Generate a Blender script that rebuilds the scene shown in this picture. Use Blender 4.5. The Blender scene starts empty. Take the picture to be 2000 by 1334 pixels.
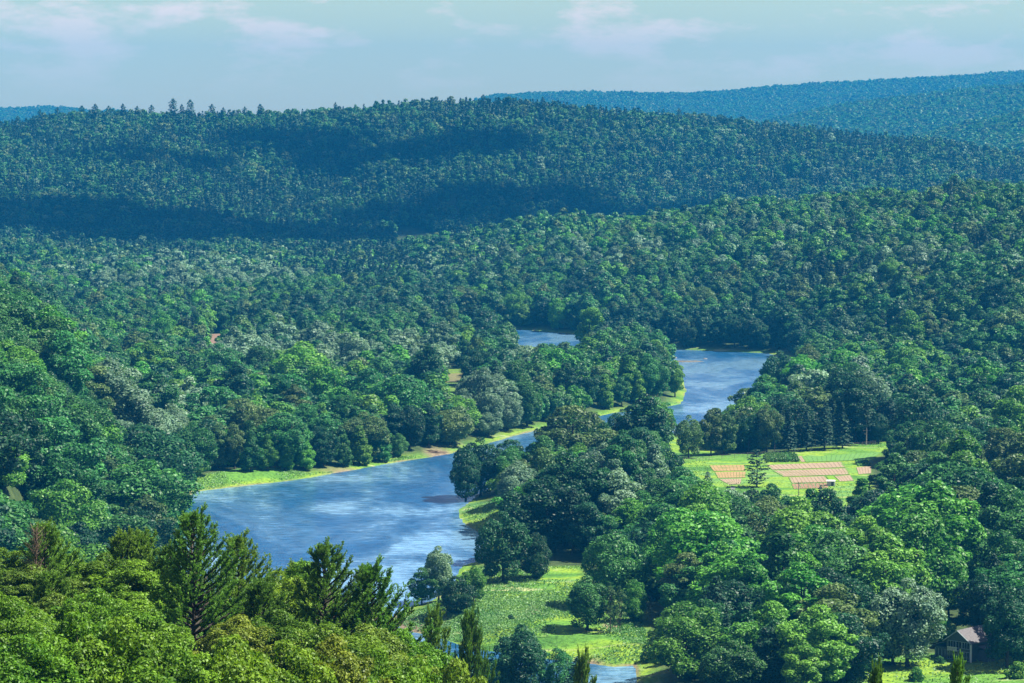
import bpy, math, random
import numpy as np
from mathutils import Vector, Matrix
PI = math.pi
rng = np.random.default_rng(7)
random.seed(7)
SC = bpy.context.scene
COL = SC.collection
# ------------------------------------------------------------------ camera model (photo is 2000 x 1334 px)
F = 5556.0
HC = 126.0
YH = 250.0
PHI = math.atan((667 - YH) / F)
CP, SP = math.cos(PHI), math.sin(PHI)

def ray(px, py):
    u = (px - 1000.0) / F
    v = (667.0 - py) / F
    return np.array([u, CP + v * SP, -SP + v * CP])

def gpt(px, py, z=0.0):
    d = ray(px, py)
    k = (z - HC) / d[2]
    return (d[0] * k, d[1] * k)

def at_depth(px, py, D):
    d = ray(px, py)
    k = D / d[1]
    return (d[0] * k, D, HC + d[2] * k)

def project(x, y, z):
    dz = z - HC
    f = y * CP - dz * SP
    up = y * SP + dz * CP
    return 1000 + F * x / f, 667 - F * up / f

SUN_EL, SUN_AZ = math.radians(53), math.radians(88)    # azimuth clockwise from +Y (view direction)
TO_SUN = Vector((math.sin(SUN_AZ) * math.cos(SUN_EL), math.cos(SUN_AZ) * math.cos(SUN_EL), math.sin(SUN_EL)))


# ------------------------------------------------------------------ noise
def _hash(i, j, s):
    n = (i * 374761393 + j * 668265263 + s * 974711) & 0x7fffffff
    n = ((n ^ (n >> 13)) * 1274126177) & 0x7fffffff
    return ((n ^ (n >> 16)) & 0xffff) / 65535.0

def vnoise(x, y, s=0):
    x = np.asarray(x, float); y = np.asarray(y, float)
    xi = np.floor(x).astype(np.int64); yi = np.floor(y).astype(np.int64)
    xf = x - xi; yf = y - yi
    u = xf * xf * (3 - 2 * xf); v = yf * yf * (3 - 2 * yf)
    a = _hash(xi, yi, s); b = _hash(xi + 1, yi, s); c = _hash(xi, yi + 1, s); d = _hash(xi + 1, yi + 1, s)
    return (a * (1 - u) + b * u) * (1 - v) + (c * (1 - u) + d * u) * v

def fbm(x, y, s=0, o=3):
    t = 0; a = 0.5; n = 0
    for k in range(o):
        t = t + a * vnoise(x * 2 ** k, y * 2 ** k, s + k * 17); n += a; a *= 0.5
    return t / n

# ------------------------------------------------------------------ plan polygons (photo pixels on the ground plane -> metres)
def poly(pts, z=0.0):
    return np.array([gpt(a, b, z) for a, b in pts])

def inside(P, x, y):
    x = np.asarray(x, float); y = np.asarray(y, float)
    r = np.zeros(x.shape, bool)
    n = len(P)
    for i in range(n):
        x1, y1 = P[i]; x2, y2 = P[(i + 1) % n]
        c = ((y1 > y) != (y2 > y))
        if abs(y2 - y1) < 1e-9: continue
        r ^= c & (x < (x2 - x1) * (y - y1) / (y2 - y1) + x1)
    return r

def edge_dist(P, x, y):
    x = np.asarray(x, float); y = np.asarray(y, float)
    d = np.full(x.shape, 1e9)
    n = len(P)
    for i in range(n):
        ax, ay = P[i]; bx, by = P[(i + 1) % n]
        ex, ey = bx - ax, by - ay
        t = np.clip(((x - ax) * ex + (y - ay) * ey) / (ex * ex + ey * ey + 1e-9), 0, 1)
        d = np.minimum(d, (x - ax - t * ex) ** 2 + (y - ay - t * ey) ** 2)
    return np.sqrt(d)

RIVER = poly([(850, 632), (1000, 642), (1140, 654), (1310, 682), (1500, 690), (1560, 704), (1562, 730), (1530, 765), (1450, 800), (1370, 830),
              (1320, 852), (1250, 862), (1160, 880), (1080, 905), (1000, 933), (940, 962), (912, 984), (894, 1000), (905, 1020), (930, 1038), (957, 1050),
              (962, 1066), (946, 1090), (905, 1105), (886, 1138), (850, 1172), (795, 1188), (772, 1200), (768, 1216), (795, 1231), (860, 1247),
              (905, 1262), (960, 1272), (1060, 1285), (1130, 1292), (1200, 1303), (1238, 1300), (1246, 1340), (1200, 1362), (1100, 1350),
              (1000, 1335), (900, 1305), (800, 1280), (700, 1262), (600, 1290), (500, 1400), (60, 1400), (210, 1230), (330, 1080), (348, 1010),
              (362, 972), (378, 961), (450, 952), (560, 940), (680, 920), (760, 905), (840, 893), (880, 886), (930, 873), (1000, 852), (1080, 832),
              (1155, 816), (1200, 806), (1270, 799), (1328, 789), (1340, 768), (1333, 740), (1310, 716), (1280, 700), (1200, 694), (1100, 688),
              (1000, 676), (850, 655)])
MEADOW = poly([(905, 1105), (960, 1098), (1010, 1114), (1130, 1112), (1140, 1135), (1178, 1170), (1245, 1195), (1262, 1240), (1262, 1290), (1238, 1300),
               (1200, 1303), (1060, 1285), (905, 1262), (795, 1231), (768, 1214), (772, 1200), (850, 1172), (886, 1138)], 2.4)
BANK_W = poly([(350, 965), (372, 938), (480, 918), (600, 916), (700, 906), (785, 884), (850, 879), (885, 884), (760, 907), (560, 942), (378, 965)], 2.4)
BANK_P = poly([(1140, 812), (1180, 798), (1262, 789), (1335, 776), (1342, 790), (1262, 803), (1150, 820)], 2.4)
BANK_I = poly([(890, 1000), (925, 972), (992, 985), (992, 1040), (960, 1052), (905, 1022)], 2.4)
CHAN = poly([(1180, 1262), (1262, 1285), (1250, 1345), (1200, 1362), (1100, 1350), (1090, 1310)], 2.4)
FIELD = poly([(1300, 905), (1345, 896), (1500, 886), (1640, 874), (1740, 862), (1760, 870), (1735, 885), (1690, 905), (1700, 960), (1680, 1000), (1500, 1012), (1400, 1000), (1330, 960)], 2.4)
FRONTWOOD = poly([(1300, 860), (1330, 850), (1420, 868), (1400, 885), (1345, 897), (1300, 905)], 2.4)
LAWN = poly([(1690, 1296), (1760, 1288), (1850, 1280), (1925, 1278), (1990, 1292), (2080, 1300), (2120, 1420), (1650, 1420)], 2.4)
BROWN_F = poly([(404, 655), (450, 653), (600, 656), (762, 664), (768, 672), (600, 666), (445, 676), (430, 684), (404, 684)], 2.4)
BROWN_R = poly([(680, 690), (730, 690), (728, 742), (684, 742)], 2.4)
CLEAR_M = poly([(862, 722), (918, 720), (915, 745), (908, 802), (868, 802)], 2.4)
GAP_P = poly([(995, 676), (1130, 688), (1128, 728), (1000, 722)], 2.4)
GAP_R = poly([(770, 480), (850, 482), (850, 520), (760, 512)])
OPEN = [MEADOW, BANK_W, BANK_P, BANK_I, FIELD, LAWN, BROWN_F, BROWN_R, CLEAR_M, GAP_P, GAP_R, CHAN]

# ------------------------------------------------------------------ terrain
def interp_px(px, pts):
    a = np.array(pts, float)
    return np.interp(px, a[:, 0], a[:, 1])

RIDGE_Y = [(-400, 250), (0, 240), (100, 225), (200, 218), (300, 217), (400, 220), (500, 217), (600, 215), (700, 207), (800, 196), (900, 192), (1000, 194), (1100, 200),
           (1200, 210), (1300, 218), (1400, 226), (1500, 236), (1600, 247), (1700, 258), (1800, 268), (1900, 283), (2000, 298), (2400, 350)]
E_TOP = [(500, 0), (700, 6), (830, 13), (960, 24), (1100, 36), (1300, 45), (1500, 54), (1700, 60), (2000, 65), (2500, 78)]
E_DC = [(700, 2500), (830, 2450), (1100, 2350), (1500, 2150), (2000, 1900), (2500, 1750)]
E_DB = [(700, 2250), (830, 2060), (1000, 1825), (1310, 1655), (1500, 1605), (1700, 1490), (2000, 1300), (2500, 1150)]
A_Y = [(-500, 206), (0, 215), (100, 211), (200, 219), (300, 222), (800, 225), (980, 187), (1100, 182), (1300, 185), (1400, 182), (1500, 172), (1700, 160), (1850, 152), (2000, 142), (2500, 120)]
B_Y = [(1300, 330), (1450, 255), (1600, 216), (1750, 193), (1850, 181), (2000, 168), (2500, 130)]
C_Y = [(1600, 340), (1750, 280), (1850, 256), (1900, 244), (2000, 222), (2500, 160)]
DC_M, DC_A, DC_B, DC_C = 3550.0, 9000.0, 6500.0, 5000.0

def hbase(x, y):
    x = np.asarray(x, float); y = np.asarray(y, float)
    D = np.maximum(y, 1.0)
    px = 1000 + F * x / D
    n1 = fbm(x / 90, y / 90, 3)
    h = 2.6 + 1.0 * n1 + np.clip((D - 1900) / 400, 0, 1) * 3
    # valley side on the west
    xb = np.interp(D, [100, 600, 750, 986, 1300, 1500, 1800, 2300, 2600], [-92, -100, -106, -124, -180, -217, -345, -620, -950])
    s = np.interp(D, [600, 1000, 1500, 2000], [1.05, 0.95, 0.75, 0.5])
    d = np.maximum(xb - x + 14 * (fbm(x / 70, y / 70, 9) - 0.5), 0)
    hl = 110 * (1 - np.exp(-d * s / 110)) + 6 * (fbm(x / 45, y / 45, 31) - 0.5) * np.clip(d / 20, 0, 1)
    h = np.maximum(h, 2.6 + hl)
    # overlook slope in the foreground
    zt = interp_px(px, [(-400, 90), (0, 85), (650, 80), (880, 71), (1100, 60), (1500, 66), (1880, 78), (2400, 85)])
    fa = np.interp(D, [20, 100, 150, 220, 300, 450, 590], [1.35, 1.1, 1.0, 1.0, 0.62, 0.14, 0.0])
    h = np.maximum(h, zt * fa + 2.0 * (n1 - 0.5))
    # wooded hill across the river
    zc = interp_px(px, E_TOP); dc = interp_px(px, E_DC); db = interp_px(px, E_DB)
    u = np.clip((D - db) / (dc - db), 0, 1)
    e = zc * (1 - (1 - u) ** 1.7)
    e = np.where(D > dc, zc - (D - dc) * 0.22, e) + ((fbm(x / 120, y / 160, 5) - 0.5) * 26 + (fbm(x / 45, y / 60, 6) - 0.5) * 9) * np.minimum(u, 1) * np.clip(zc / 30, 0, 1)
    h = np.where(e > 0, np.maximum(h, 2.6 + e), h)
    # long ridge
    zc = HC + (YH - interp_px(px, RIDGE_Y)) * DC_M / F - 18
    db = interp_px(px, [(0, 2560), (700, 2900), (1300, 3000), (2000, 2950)])
    u = np.clip((D - db) / (DC_M - db), 0, 1)
    m = (zc - 6) * (0.25 * u + 0.75 * u * u * (3 - 2 * u)) + ((fbm(x / 210, y / 300, 21) - 0.5) * 95 + (fbm(x / 70, y / 90, 22) - 0.5) * 22) * u * (1 - u) * 2
    m = np.where(D > DC_M, zc - 6 - (D - DC_M) * 0.12, m)
    h = np.where(D > db - 300, np.maximum(h, np.clip((D - db + 300) / 300, 0, 1) * 6 + m), h)
    for yy, dc, d0, f0, sd in ((C_Y, DC_C, 4200, 0.25, 41), (B_Y, DC_B, 5200, 0.25, 43), (A_Y, DC_A, 6900, 0.25, 47)):
        zc = HC + (YH - interp_px(px, yy)) * dc / F - 10
        u = np.clip((D - d0) / (dc - d0), 0, 1)
        a = np.where(D > dc, zc - (D - dc) * 0.05, zc * (f0 + (1 - f0) * u) + (fbm(x / 500, y / 500, sd) - 0.5) * 50 * u * (1 - u) * 2)
        h = np.where(D > d0 - 100, np.maximum(h, a), h)
    return h

def river_sd(x, y):
    x = np.asarray(x, float); y = np.asarray(y, float)
    sd = np.full(x.shape, 999.0)
    m = (y > 500) & (y < 2100) & (np.abs(x) < 330)
    if m.any():
        d = edge_dist(RIVER, x[m], y[m])
        sd[m] = np.where(inside(RIVER, x[m], y[m]), -d, d)
    return sd

def hgt(x, y, sd=None):
    x = np.asarray(x, float); y = np.asarray(y, float)
    sh = x.shape
    x = np.atleast_1d(x).ravel(); y = np.atleast_1d(y).ravel()
    if sd is None: sd = river_sd(x, y)
    sd = np.ravel(sd)
    hb = hbase(x, y)
    sd2 = sd + 1.6 * (fbm(x / 9, y / 9, 77) - 0.5) * (np.abs(sd) < 40)
    land = 0.12 + 0.16 * np.maximum(sd2, 0) + 0.00055 * np.maximum(sd2, 0) ** 3 + 0.25 * (fbm(x / 14, y / 14, 71) - 0.5) * np.clip(sd2 / 6, 0, 1)
    h = np.where(sd2 > 0, np.minimum(hb, land), np.maximum(-2.0, 0.16 * sd2 - 0.05))
    h = np.where(sd > 60, hb, h)
    return h.reshape(sh)

def h1(x, y):
    return float(hgt(np.array([x]), np.array([y]))[0])

# ------------------------------------------------------------------ mesh helpers
def mk_mesh(name, V, Fq=None, mats=(), pm=None, smooth=False, attr=None, uv=None):
    V = np.asarray(V, np.float32); me = bpy.data.meshes.new(name)
    me.vertices.add(len(V)); me.vertices.foreach_set('co', V.ravel())
    if Fq is not None and len(Fq):
        Fq = np.asarray(Fq, np.int32); k = Fq.shape[1]
        me.loops.add(Fq.size); me.loops.foreach_set('vertex_index', Fq.ravel())
        me.polygons.add(len(Fq)); me.polygons.foreach_set('loop_start', np.arange(0, Fq.size, k, dtype=np.int32))
        if pm is not None: me.polygons.foreach_set('material_index', np.asarray(pm, np.int32))
        me.polygons.foreach_set('use_smooth', np.full(len(Fq), smooth, bool))
    for m in mats: me.materials.append(m)
    if attr:
        for nm, (ty, data) in attr.items():
            a = me.attributes.new(nm, ty, 'POINT')
            if ty == 'FLOAT': a.data.foreach_set('value', np.asarray(data, np.float32).ravel())
            elif ty == 'INT': a.data.foreach_set('value', np.asarray(data, np.int32).ravel())
            elif ty == 'FLOAT_VECTOR': a.data.foreach_set('vector', np.asarray(data, np.float32).ravel())
            elif ty == 'FLOAT_COLOR': a.data.foreach_set('color', np.asarray(data, np.float32).ravel())
    if uv is not None:
        l = me.uv_layers.new(name='UVMap')
        l.data.foreach_set('uv', np.asarray(uv, np.float32)[Fq.ravel()].ravel())
    me.update(calc_edges=True); me.validate()
    return me

def link(name, me, parent=None):
    o = bpy.data.objects.new(name, me); COL.objects.link(o)
    if parent: o.parent = parent
    return o

def thing(name, label, cat, loc=(0, 0, 0), rz=0, group=None, scale=None):
    o = bpy.data.objects.new(name, None); COL.objects.link(o)
    o.location = loc; o.rotation_euler = (0, 0, rz)
    if scale: o.scale = scale
    tag(o, label, cat, group)
    return o

def tag(o, label=None, cat=None, group=None, kind=None):
    if label: o['label'] = label
    if cat: o['category'] = cat
    if group: o['group'] = group
    if kind: o['kind'] = kind
    return o

def norm(v):
    return v / (np.linalg.norm(v, axis=-1, keepdims=True) + 1e-9)

class MB:
    def __init__(s): s.V = []; s.F = []; s.n = 0
    def add(s, V, Fq):
        V = np.asarray(V, float); s.V.append(V); s.F.append(np.asarray(Fq, int) + s.n); s.n += len(V)
    def box(s, c, size, rz=0.0):
        x, y, z = np.array(size) / 2.0
        v = np.array([[-x, -y, -z], [x, -y, -z], [x, y, -z], [-x, y, -z], [-x, -y, z], [x, -y, z], [x, y, z], [-x, y, z]])
        cc, ss = math.cos(rz), math.sin(rz)
        v = v @ np.array([[cc, ss, 0], [-ss, cc, 0], [0, 0, 1]])
        s.add(v + np.array(c), [[0, 3, 2, 1], [4, 5, 6, 7], [0, 1, 5, 4], [1, 2, 6, 5], [2, 3, 7, 6], [3, 0, 4, 7]])
    def quad(s, pts):
        s.add(pts, [[0, 1, 2, 3]])
    def slab(s, pts, th):
        p = np.array(pts, float); n = norm(np.cross(p[1] - p[0], p[2] - p[0]))
        v = np.vstack([p, p - n * th])
        s.add(v, [[0, 1, 2, 3], [7, 6, 5, 4], [0, 4, 5, 1], [1, 5, 6, 2], [2, 6, 7, 3], [3, 7, 4, 0]])
    def tube(s, pts, rads, k=6):
        pts = np.array(pts, float); n = len(pts); rads = np.broadcast_to(rads, (n,))
        t = norm(np.gradient(pts, axis=0))
        up = np.where(np.abs(t[:, 2:3]) > 0.9, np.array([[1., 0, 0]]), np.array([[0, 0, 1.]]))
        a = norm(np.cross(t, up)); b = np.cross(t, a)
        th = np.arange(k) * 2 * PI / k
        V = pts[:, None] + rads[:, None, None] * (np.cos(th)[None, :, None] * a[:, None] + np.sin(th)[None, :, None] * b[:, None])
        i = np.arange(n - 1)[:, None] * k; j = np.arange(k)[None]; j2 = (j + 1) % k
        Fq = np.stack([i + j, i + j2, i + k + j2, i + k + j], -1).reshape(-1, 4)
        s.add(V.reshape(-1, 3), Fq)
    def arr(s): return np.vstack(s.V), np.vstack(s.F)
    def mesh(s, name, mat, smooth=False):
        V, Fq = s.arr(); return mk_mesh(name, V, Fq, [mat], smooth=smooth)
    def build(s, name, mat, parent=None, smooth=False):
        return link(name, s.mesh(name, mat, smooth), parent)

# ------------------------------------------------------------------ materials
def new_mat(name):
    m = bpy.data.materials.new(name); m.use_nodes = True
    nt = m.node_tree; nt.nodes.clear()
    return m, nt, nt.nodes, nt.links

def N(ns, t, **kw):
    n = ns.new(t)
    for k, v in kw.items():
        if k.startswith('i_'): n.inputs[int(k[2:]) if k[2:].isdigit() else k[2:].replace('_', ' ')].default_value = v
        else: setattr(n, k, v)
    return n

def ramp(ns, pts):
    r = ns.new('ShaderNodeValToRGB'); e = r.color_ramp.elements
    while len(e) < len(pts): e.new(0.5)
    for q, (p, c) in zip(e, pts): q.position = p; q.color = (*c, 1) if len(c) == 3 else c
    return r

def mixc(ns, ls, fac, a, b, bt='MIX'):
    m = ns.new('ShaderNodeMix'); m.data_type = 'RGBA'; m.blend_type = bt
    for s, v in ((m.inputs[0], fac), (m.inputs[6], a), (m.inputs[7], b)):
        if hasattr(v, 'links'): ls.new(v, s)
        else: s.default_value = (*v, 1) if isinstance(v, tuple) and len(v) == 3 else v
    return m.outputs[2]

def leaf_mat(name, dark, light, trans=0.30, rough=0.5, spec=0.25, bark=None):
    m, nt, ns, ls = new_mat(name)
    out = ns.new('ShaderNodeOutputMaterial')
    at = N(ns, 'ShaderNodeAttribute', attribute_name='leaf')
    c = mixc(ns, ls, at.outputs['Fac'], dark, light)
    oi = ns.new('ShaderNodeObjectInfo')
    # stands of slightly different species across the valley
    hs = N(ns, 'ShaderNodeHueSaturation')
    mr = N(ns, 'ShaderNodeMapRange', i_3=0.78, i_4=1.30); ls.new(oi.outputs['Random'], mr.inputs[0]); ls.new(mr.outputs[0], hs.inputs['Value'])
    wn = N(ns, 'ShaderNodeTexWhiteNoise', noise_dimensions='1D'); ls.new(oi.outputs['Random'], wn.inputs['W'])
    mh = N(ns, 'ShaderNodeMapRange', i_3=0.485, i_4=0.52); ls.new(wn.outputs['Value'], mh.inputs[0]); ls.new(mh.outputs[0], hs.inputs['Hue'])
    ls.new(c, hs.inputs['Color'])
    p = N(ns, 'ShaderNodeBsdfPrincipled'); p.inputs['Roughness'].default_value = rough; p.inputs['Specular IOR Level'].default_value = spec
    ls.new(hs.outputs[0], p.inputs['Base Color'])
    tr = ns.new('ShaderNodeBsdfTranslucent')
    tc = mixc(ns, ls, 1.0, hs.outputs[0], (1.25, 1.3, 0.55), 'MULTIPLY'); ls.new(tc, tr.inputs['Color'])
    mx = ns.new('ShaderNodeMixShader'); mx.inputs[0].default_value = trans
    ls.new(p.outputs[0], mx.inputs[1]); ls.new(tr.outputs[0], mx.inputs[2]); ls.new(mx.outputs[0], out.inputs[0])
    return m

def simple_mat(name, c1, c2, scale=2.0, rough=0.8, bump=0.0, coord='Object', spec=0.3, detail=4):
    m, nt, ns, ls = new_mat(name)
    out = ns.new('ShaderNodeOutputMaterial'); tc = ns.new('ShaderNodeTexCoord')
    n = N(ns, 'ShaderNodeTexNoise'); n.inputs['Scale'].default_value = scale; n.inputs['Detail'].default_value = detail
    ls.new(tc.outputs[coord], n.inputs['Vector'])
    r = ramp(ns, [(0.3, c1), (0.7, c2)]); ls.new(n.outputs[0], r.inputs[0])
    p = ns.new('ShaderNodeBsdfPrincipled'); p.inputs['Roughness'].default_value = rough; p.inputs['Specular IOR Level'].default_value = spec
    ls.new(r.outputs[0], p.inputs['Base Color'])
    if bump:
        b = ns.new('ShaderNodeBump'); b.inputs['Strength'].default_value = bump; ls.new(n.outputs[0], b.inputs['Height']); ls.new(b.outputs[0], p.inputs['Normal'])
    ls.new(p.outputs[0], out.inputs[0])
    return m

TINT = {  # (dark leaf, light leaf)
    'mid': ((0.010, 0.066, 0.016), (0.056, 0.185, 0.040)),
    'dark': ((0.004, 0.034, 0.016), (0.024, 0.098, 0.034)),
    'bright': ((0.022, 0.118, 0.010), (0.112, 0.280, 0.030)),
    'olive': ((0.022, 0.066, 0.018), (0.105, 0.178, 0.050)),
    'silver': ((0.044, 0.110, 0.062), (0.180, 0.290, 0.175)),
}
TWORD = {'mid': 'mid green', 'dark': 'dark green', 'bright': 'bright green', 'olive': 'olive green', 'silver': 'silvery grey-green'}
LM = {k: leaf_mat('leaf ' + k, *v) for k, v in TINT.items()}
LM['near'] = leaf_mat('leaf near', (0.028, 0.086, 0.004), (0.135, 0.250, 0.018), 0.34, 0.5, 0.2)
LM['near2'] = leaf_mat('leaf near olive', (0.036, 0.076, 0.005), (0.160, 0.220, 0.026), 0.32, 0.5, 0.2)
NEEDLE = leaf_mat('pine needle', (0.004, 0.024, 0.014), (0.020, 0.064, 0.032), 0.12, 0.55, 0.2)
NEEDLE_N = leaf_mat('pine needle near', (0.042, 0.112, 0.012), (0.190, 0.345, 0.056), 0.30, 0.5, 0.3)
BLUE_N = leaf_mat('spruce needle', (0.020, 0.050, 0.040), (0.060, 0.110, 0.085), 0.12, 0.55, 0.2)
BARK = simple_mat('bark', (0.020, 0.017, 0.013), (0.060, 0.050, 0.038), 6, 0.9, 0.4)
BARKP = simple_mat('pale bark', (0.10, 0.09, 0.08), (0.28, 0.25, 0.21), 5, 0.9, 0.3)
DEADW = simple_mat('dead wood', (0.075, 0.052, 0.038), (0.17, 0.12, 0.085), 8, 0.9, 0.2)

# ------------------------------------------------------------------ foliage generators
def leaf_quads(P, nrm, size, rg, asp=0.62, jit=0.35):
    """diamond shaped leaf sprays at P facing nrm"""
    n = len(P)
    t = norm(np.cross(nrm, norm(rg.normal(size=(n, 3)))))
    b = np.cross(nrm, t)
    s = (size * (1 + jit * rg.uniform(-1, 1, n)))[:, None]
    k = rg.uniform(-0.25, 0.25, (n, 1))
    V = np.stack([P - t * s, P - b * s * asp + t * s * k, P + t * s, P + b * s * asp + t * s * k], 1).reshape(-1, 3)
    return V, np.arange(4 * n).reshape(-1, 4)

ENV = {
    'round': lambda t: np.sqrt(np.clip(1 - (2 * t - 0.92) ** 2 * 0.98, 0, 1)) ** 0.85,
    'broad': lambda t: np.clip(1 - (t * 1.02) ** 3.2, 0, 1) ** 0.6 * np.clip(0.55 + t * 1.4, 0, 1),
    'tall': lambda t: np.clip(np.sin(np.clip(t * 0.92 + 0.08, 0, 1) * PI), 0, 1) ** 0.55,
    'cone': lambda t: np.clip((1 - t), 0, 1) ** 0.72 * np.clip(0.5 + 3 * t, 0, 1) + 0.06,
}

def crown_mesh(name, seed, shape, H, R, z0, ncl, nleaf, leaf, mat, rcs=(0.24, 0.42), nr_=0.55):
    rg = np.random.default_rng(seed)
    env = ENV[shape]
    n = ncl
    t = rg.uniform(0.02, 1.0, n * 6)
    keep = rg.uniform(0, 1, n * 6) < env(t) * 0.9 + 0.1
    t = t[keep][:n]
    th = rg.uniform(0, 2 * PI, len(t))
    q = rg.uniform(0.35, 1.0, len(t)) ** 0.5
    lob = 1 + 0.24 * np.sin(2 * th + rg.uniform(0, 6)) + 0.18 * np.sin(3 * th + rg.uniform(0, 6)) + 0.13 * np.sin(t * 9 + rg.uniform(0, 6))
    rc = R * rg.uniform(rcs[0], rcs[1], len(t))
    rad = np.maximum(R * env(t) * lob * q - rc * 0.55, 0)
    C = np.stack([rad * np.cos(th), rad * np.sin(th), z0 + t * (H - z0) - rc * 0.5], 1)
    w = rc ** 2; w /= w.sum()
    k = int(nleaf * 1.7)
    ci = rg.choice(len(t), k, p=w)
    mid = np.array([0, 0, z0 + 0.42 * (H - z0)])
    outw = norm(C - mid)
    d = norm(rg.normal(size=(k, 3)) + 0.55 * outw[ci] + np.array([0, 0, 0.35]))
    sub = 1 + 0.22 * np.sin(d[:, 0] * 7 + ci) * np.sin(d[:, 1] * 7 + ci * 2) * np.sin(d[:, 2] * 6)
    r = rc[ci] * rg.uniform(0.72, 1.06, k) * sub
    P = C[ci] + d * r[:, None] * np.array([1, 1, 0.82])
    # drop leaves buried in a neighbouring clump
    buried = np.zeros(k, bool)
    for a in range(0, k, 6000):
        q = slice(a, min(a + 6000, k)); m = q.stop - q.start
        dx = (P[q, None, :] - C[None]).astype(np.float32); dx[:, :, 2] /= 0.82
        dd = (dx ** 2).sum(2) / (rc[None, :] ** 2); dd[np.arange(m), ci[q]] = 9
        buried[q] = dd.min(1) < 0.74 ** 2
    ok = np.where(~buried)[0][:nleaf]
    P = P[ok]; d = d[ok]; ci = ci[ok]
    nr = norm(d * 0.8 + nr_ * rg.normal(size=P.shape) + np.array([0, 0, 0.25]))
    V, Fq = leaf_quads(P, nr, leaf, rg)
    sh = np.clip(0.5 + 0.28 * rg.normal(size=len(P)) + 0.18 * rg.normal(size=len(t))[ci], 0, 1)
    me = mk_mesh(name, V, Fq, [mat], attr={'leaf': ('FLOAT', np.repeat(sh, 4))})
    return me, C

def trunk_mesh(name, seed, H, z0, C, r0, mat, nlimb=9):
    rg = np.random.default_rng(seed + 900)
    mb = MB()
    top = z0 + (H - z0) * 0.72
    zz = np.linspace(-0.6, top, 8)
    wob = np.cumsum(rg.normal(0, 0.10, (8, 2)), 0); wob[0] = 0
    pts = np.column_stack([wob, zz]); rr = r0 * np.linspace(1, 0.22, 8) ** 0.9; rr[0] *= 1.5
    mb.tube(pts, rr, 8)
    idx = rg.permutation(len(C))[:nlimb]
    for i in idx:
        c = C[i]
        zs = np.clip(z0 * 0.8 + (c[2] - z0) * 0.45, z0 * 0.55, top * 0.9)
        s = np.array([np.interp(zs, zz, pts[:, 0]), np.interp(zs, zz, pts[:, 1]), zs])
        mid = s * 0.5 + c * 0.5 + np.array([0, 0, -0.3])
        mb.tube([s, mid, c], [r0 * 0.38, r0 * 0.24, r0 * 0.08], 5)
    return mb.mesh(name, mat, True)

def conifer_mesh(name, seed, H, R, tiers, per, leaf, mat, style='spruce', z0=None):
    rg = np.random.default_rng(seed)
    P = []; Nn = []; S = []; SH = []
    z0 = H * 0.12 if z0 is None else z0
    for i in range(tiers):
        t = (i + 0.5 * rg.uniform()) / tiers
        z = z0 + t * (H - z0)
        if style == 'spruce': rad = R * (1 - t) ** 0.85 + 0.15
        else: rad = R * (0.55 + 0.6 * rg.uniform()) * (1 - t ** 2.2) ** 0.7 + 0.3
        nb = 5 if style == 'spruce' else 4
        th0 = rg.uniform(0, 6.28)
        for b in range(nb):
            th = th0 + b * 2 * PI / nb + rg.normal(0, 0.25)
            L = rad * rg.uniform(0.7, 1.12)
            k = max(2, int(per * (0.35 + L / R)))
            f = rg.uniform(0.12, 1, k) ** 0.7
            lift = (-0.28 * f * L + 0.06 * L) if style == 'spruce' else (0.16 * f * L)
            sp = rg.normal(0, 0.16, k) * L * (1.15 - 0.6 * f)
            x = f * L * np.cos(th) - sp * np.sin(th); y = f * L * np.sin(th) + sp * np.cos(th)
            P.append(np.column_stack([x, y, z + lift + rg.normal(0, 0.05 * H / tiers, k)]))
            o = np.array([np.cos(th), np.sin(th), 0])
            Nn.append(norm(np.array([0, 0, 1.0]) + 0.45 * o + 0.45 * rg.normal(size=(k, 3))))
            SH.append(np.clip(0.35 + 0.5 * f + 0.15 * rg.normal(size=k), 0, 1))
    k = 10
    P.append(np.column_stack([rg.normal(0, 0.06, k), rg.normal(0, 0.06, k), H - rg.uniform(0, 0.08 * H, k)])); Nn.append(norm(rg.normal(size=(k, 3)))); SH.append(np.full(k, .6))
    P = np.vstack(P); Nn = np.vstack(Nn); SH = np.concatenate(SH)
    V, Fq = leaf_quads(P, Nn, leaf, rg, 0.5)
    return mk_mesh(name, V, Fq, [mat], attr={'leaf': ('FLOAT', np.repeat(SH, 4))})

def pole_trunk(name, H, r0, mat, seed=0, dead=0, zb=0):
    rg = np.random.default_rng(seed); mb = MB()
    zz = np.linspace(-0.6, H * 0.96, 7)
    mb.tube(np.column_stack([rg.normal(0, 0.05, 7), rg.normal(0, 0.05, 7), zz]), r0 * np.linspace(1.1, 0.12, 7), 7)
    for i in range(dead):
        z = rg.uniform(zb, H * 0.8); th = rg.uniform(0, 6.28); L = rg.uniform(0.8, 2.0)
        d = np.array([np.cos(th), np.sin(th), rg.uniform(-0.1, 0.3)])
        mb.tube([np.array([0, 0, z]), np.array([0, 0, z]) + d * L], [0.06, 0.02], 4)
    return mb.mesh(name, mat, True)

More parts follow.
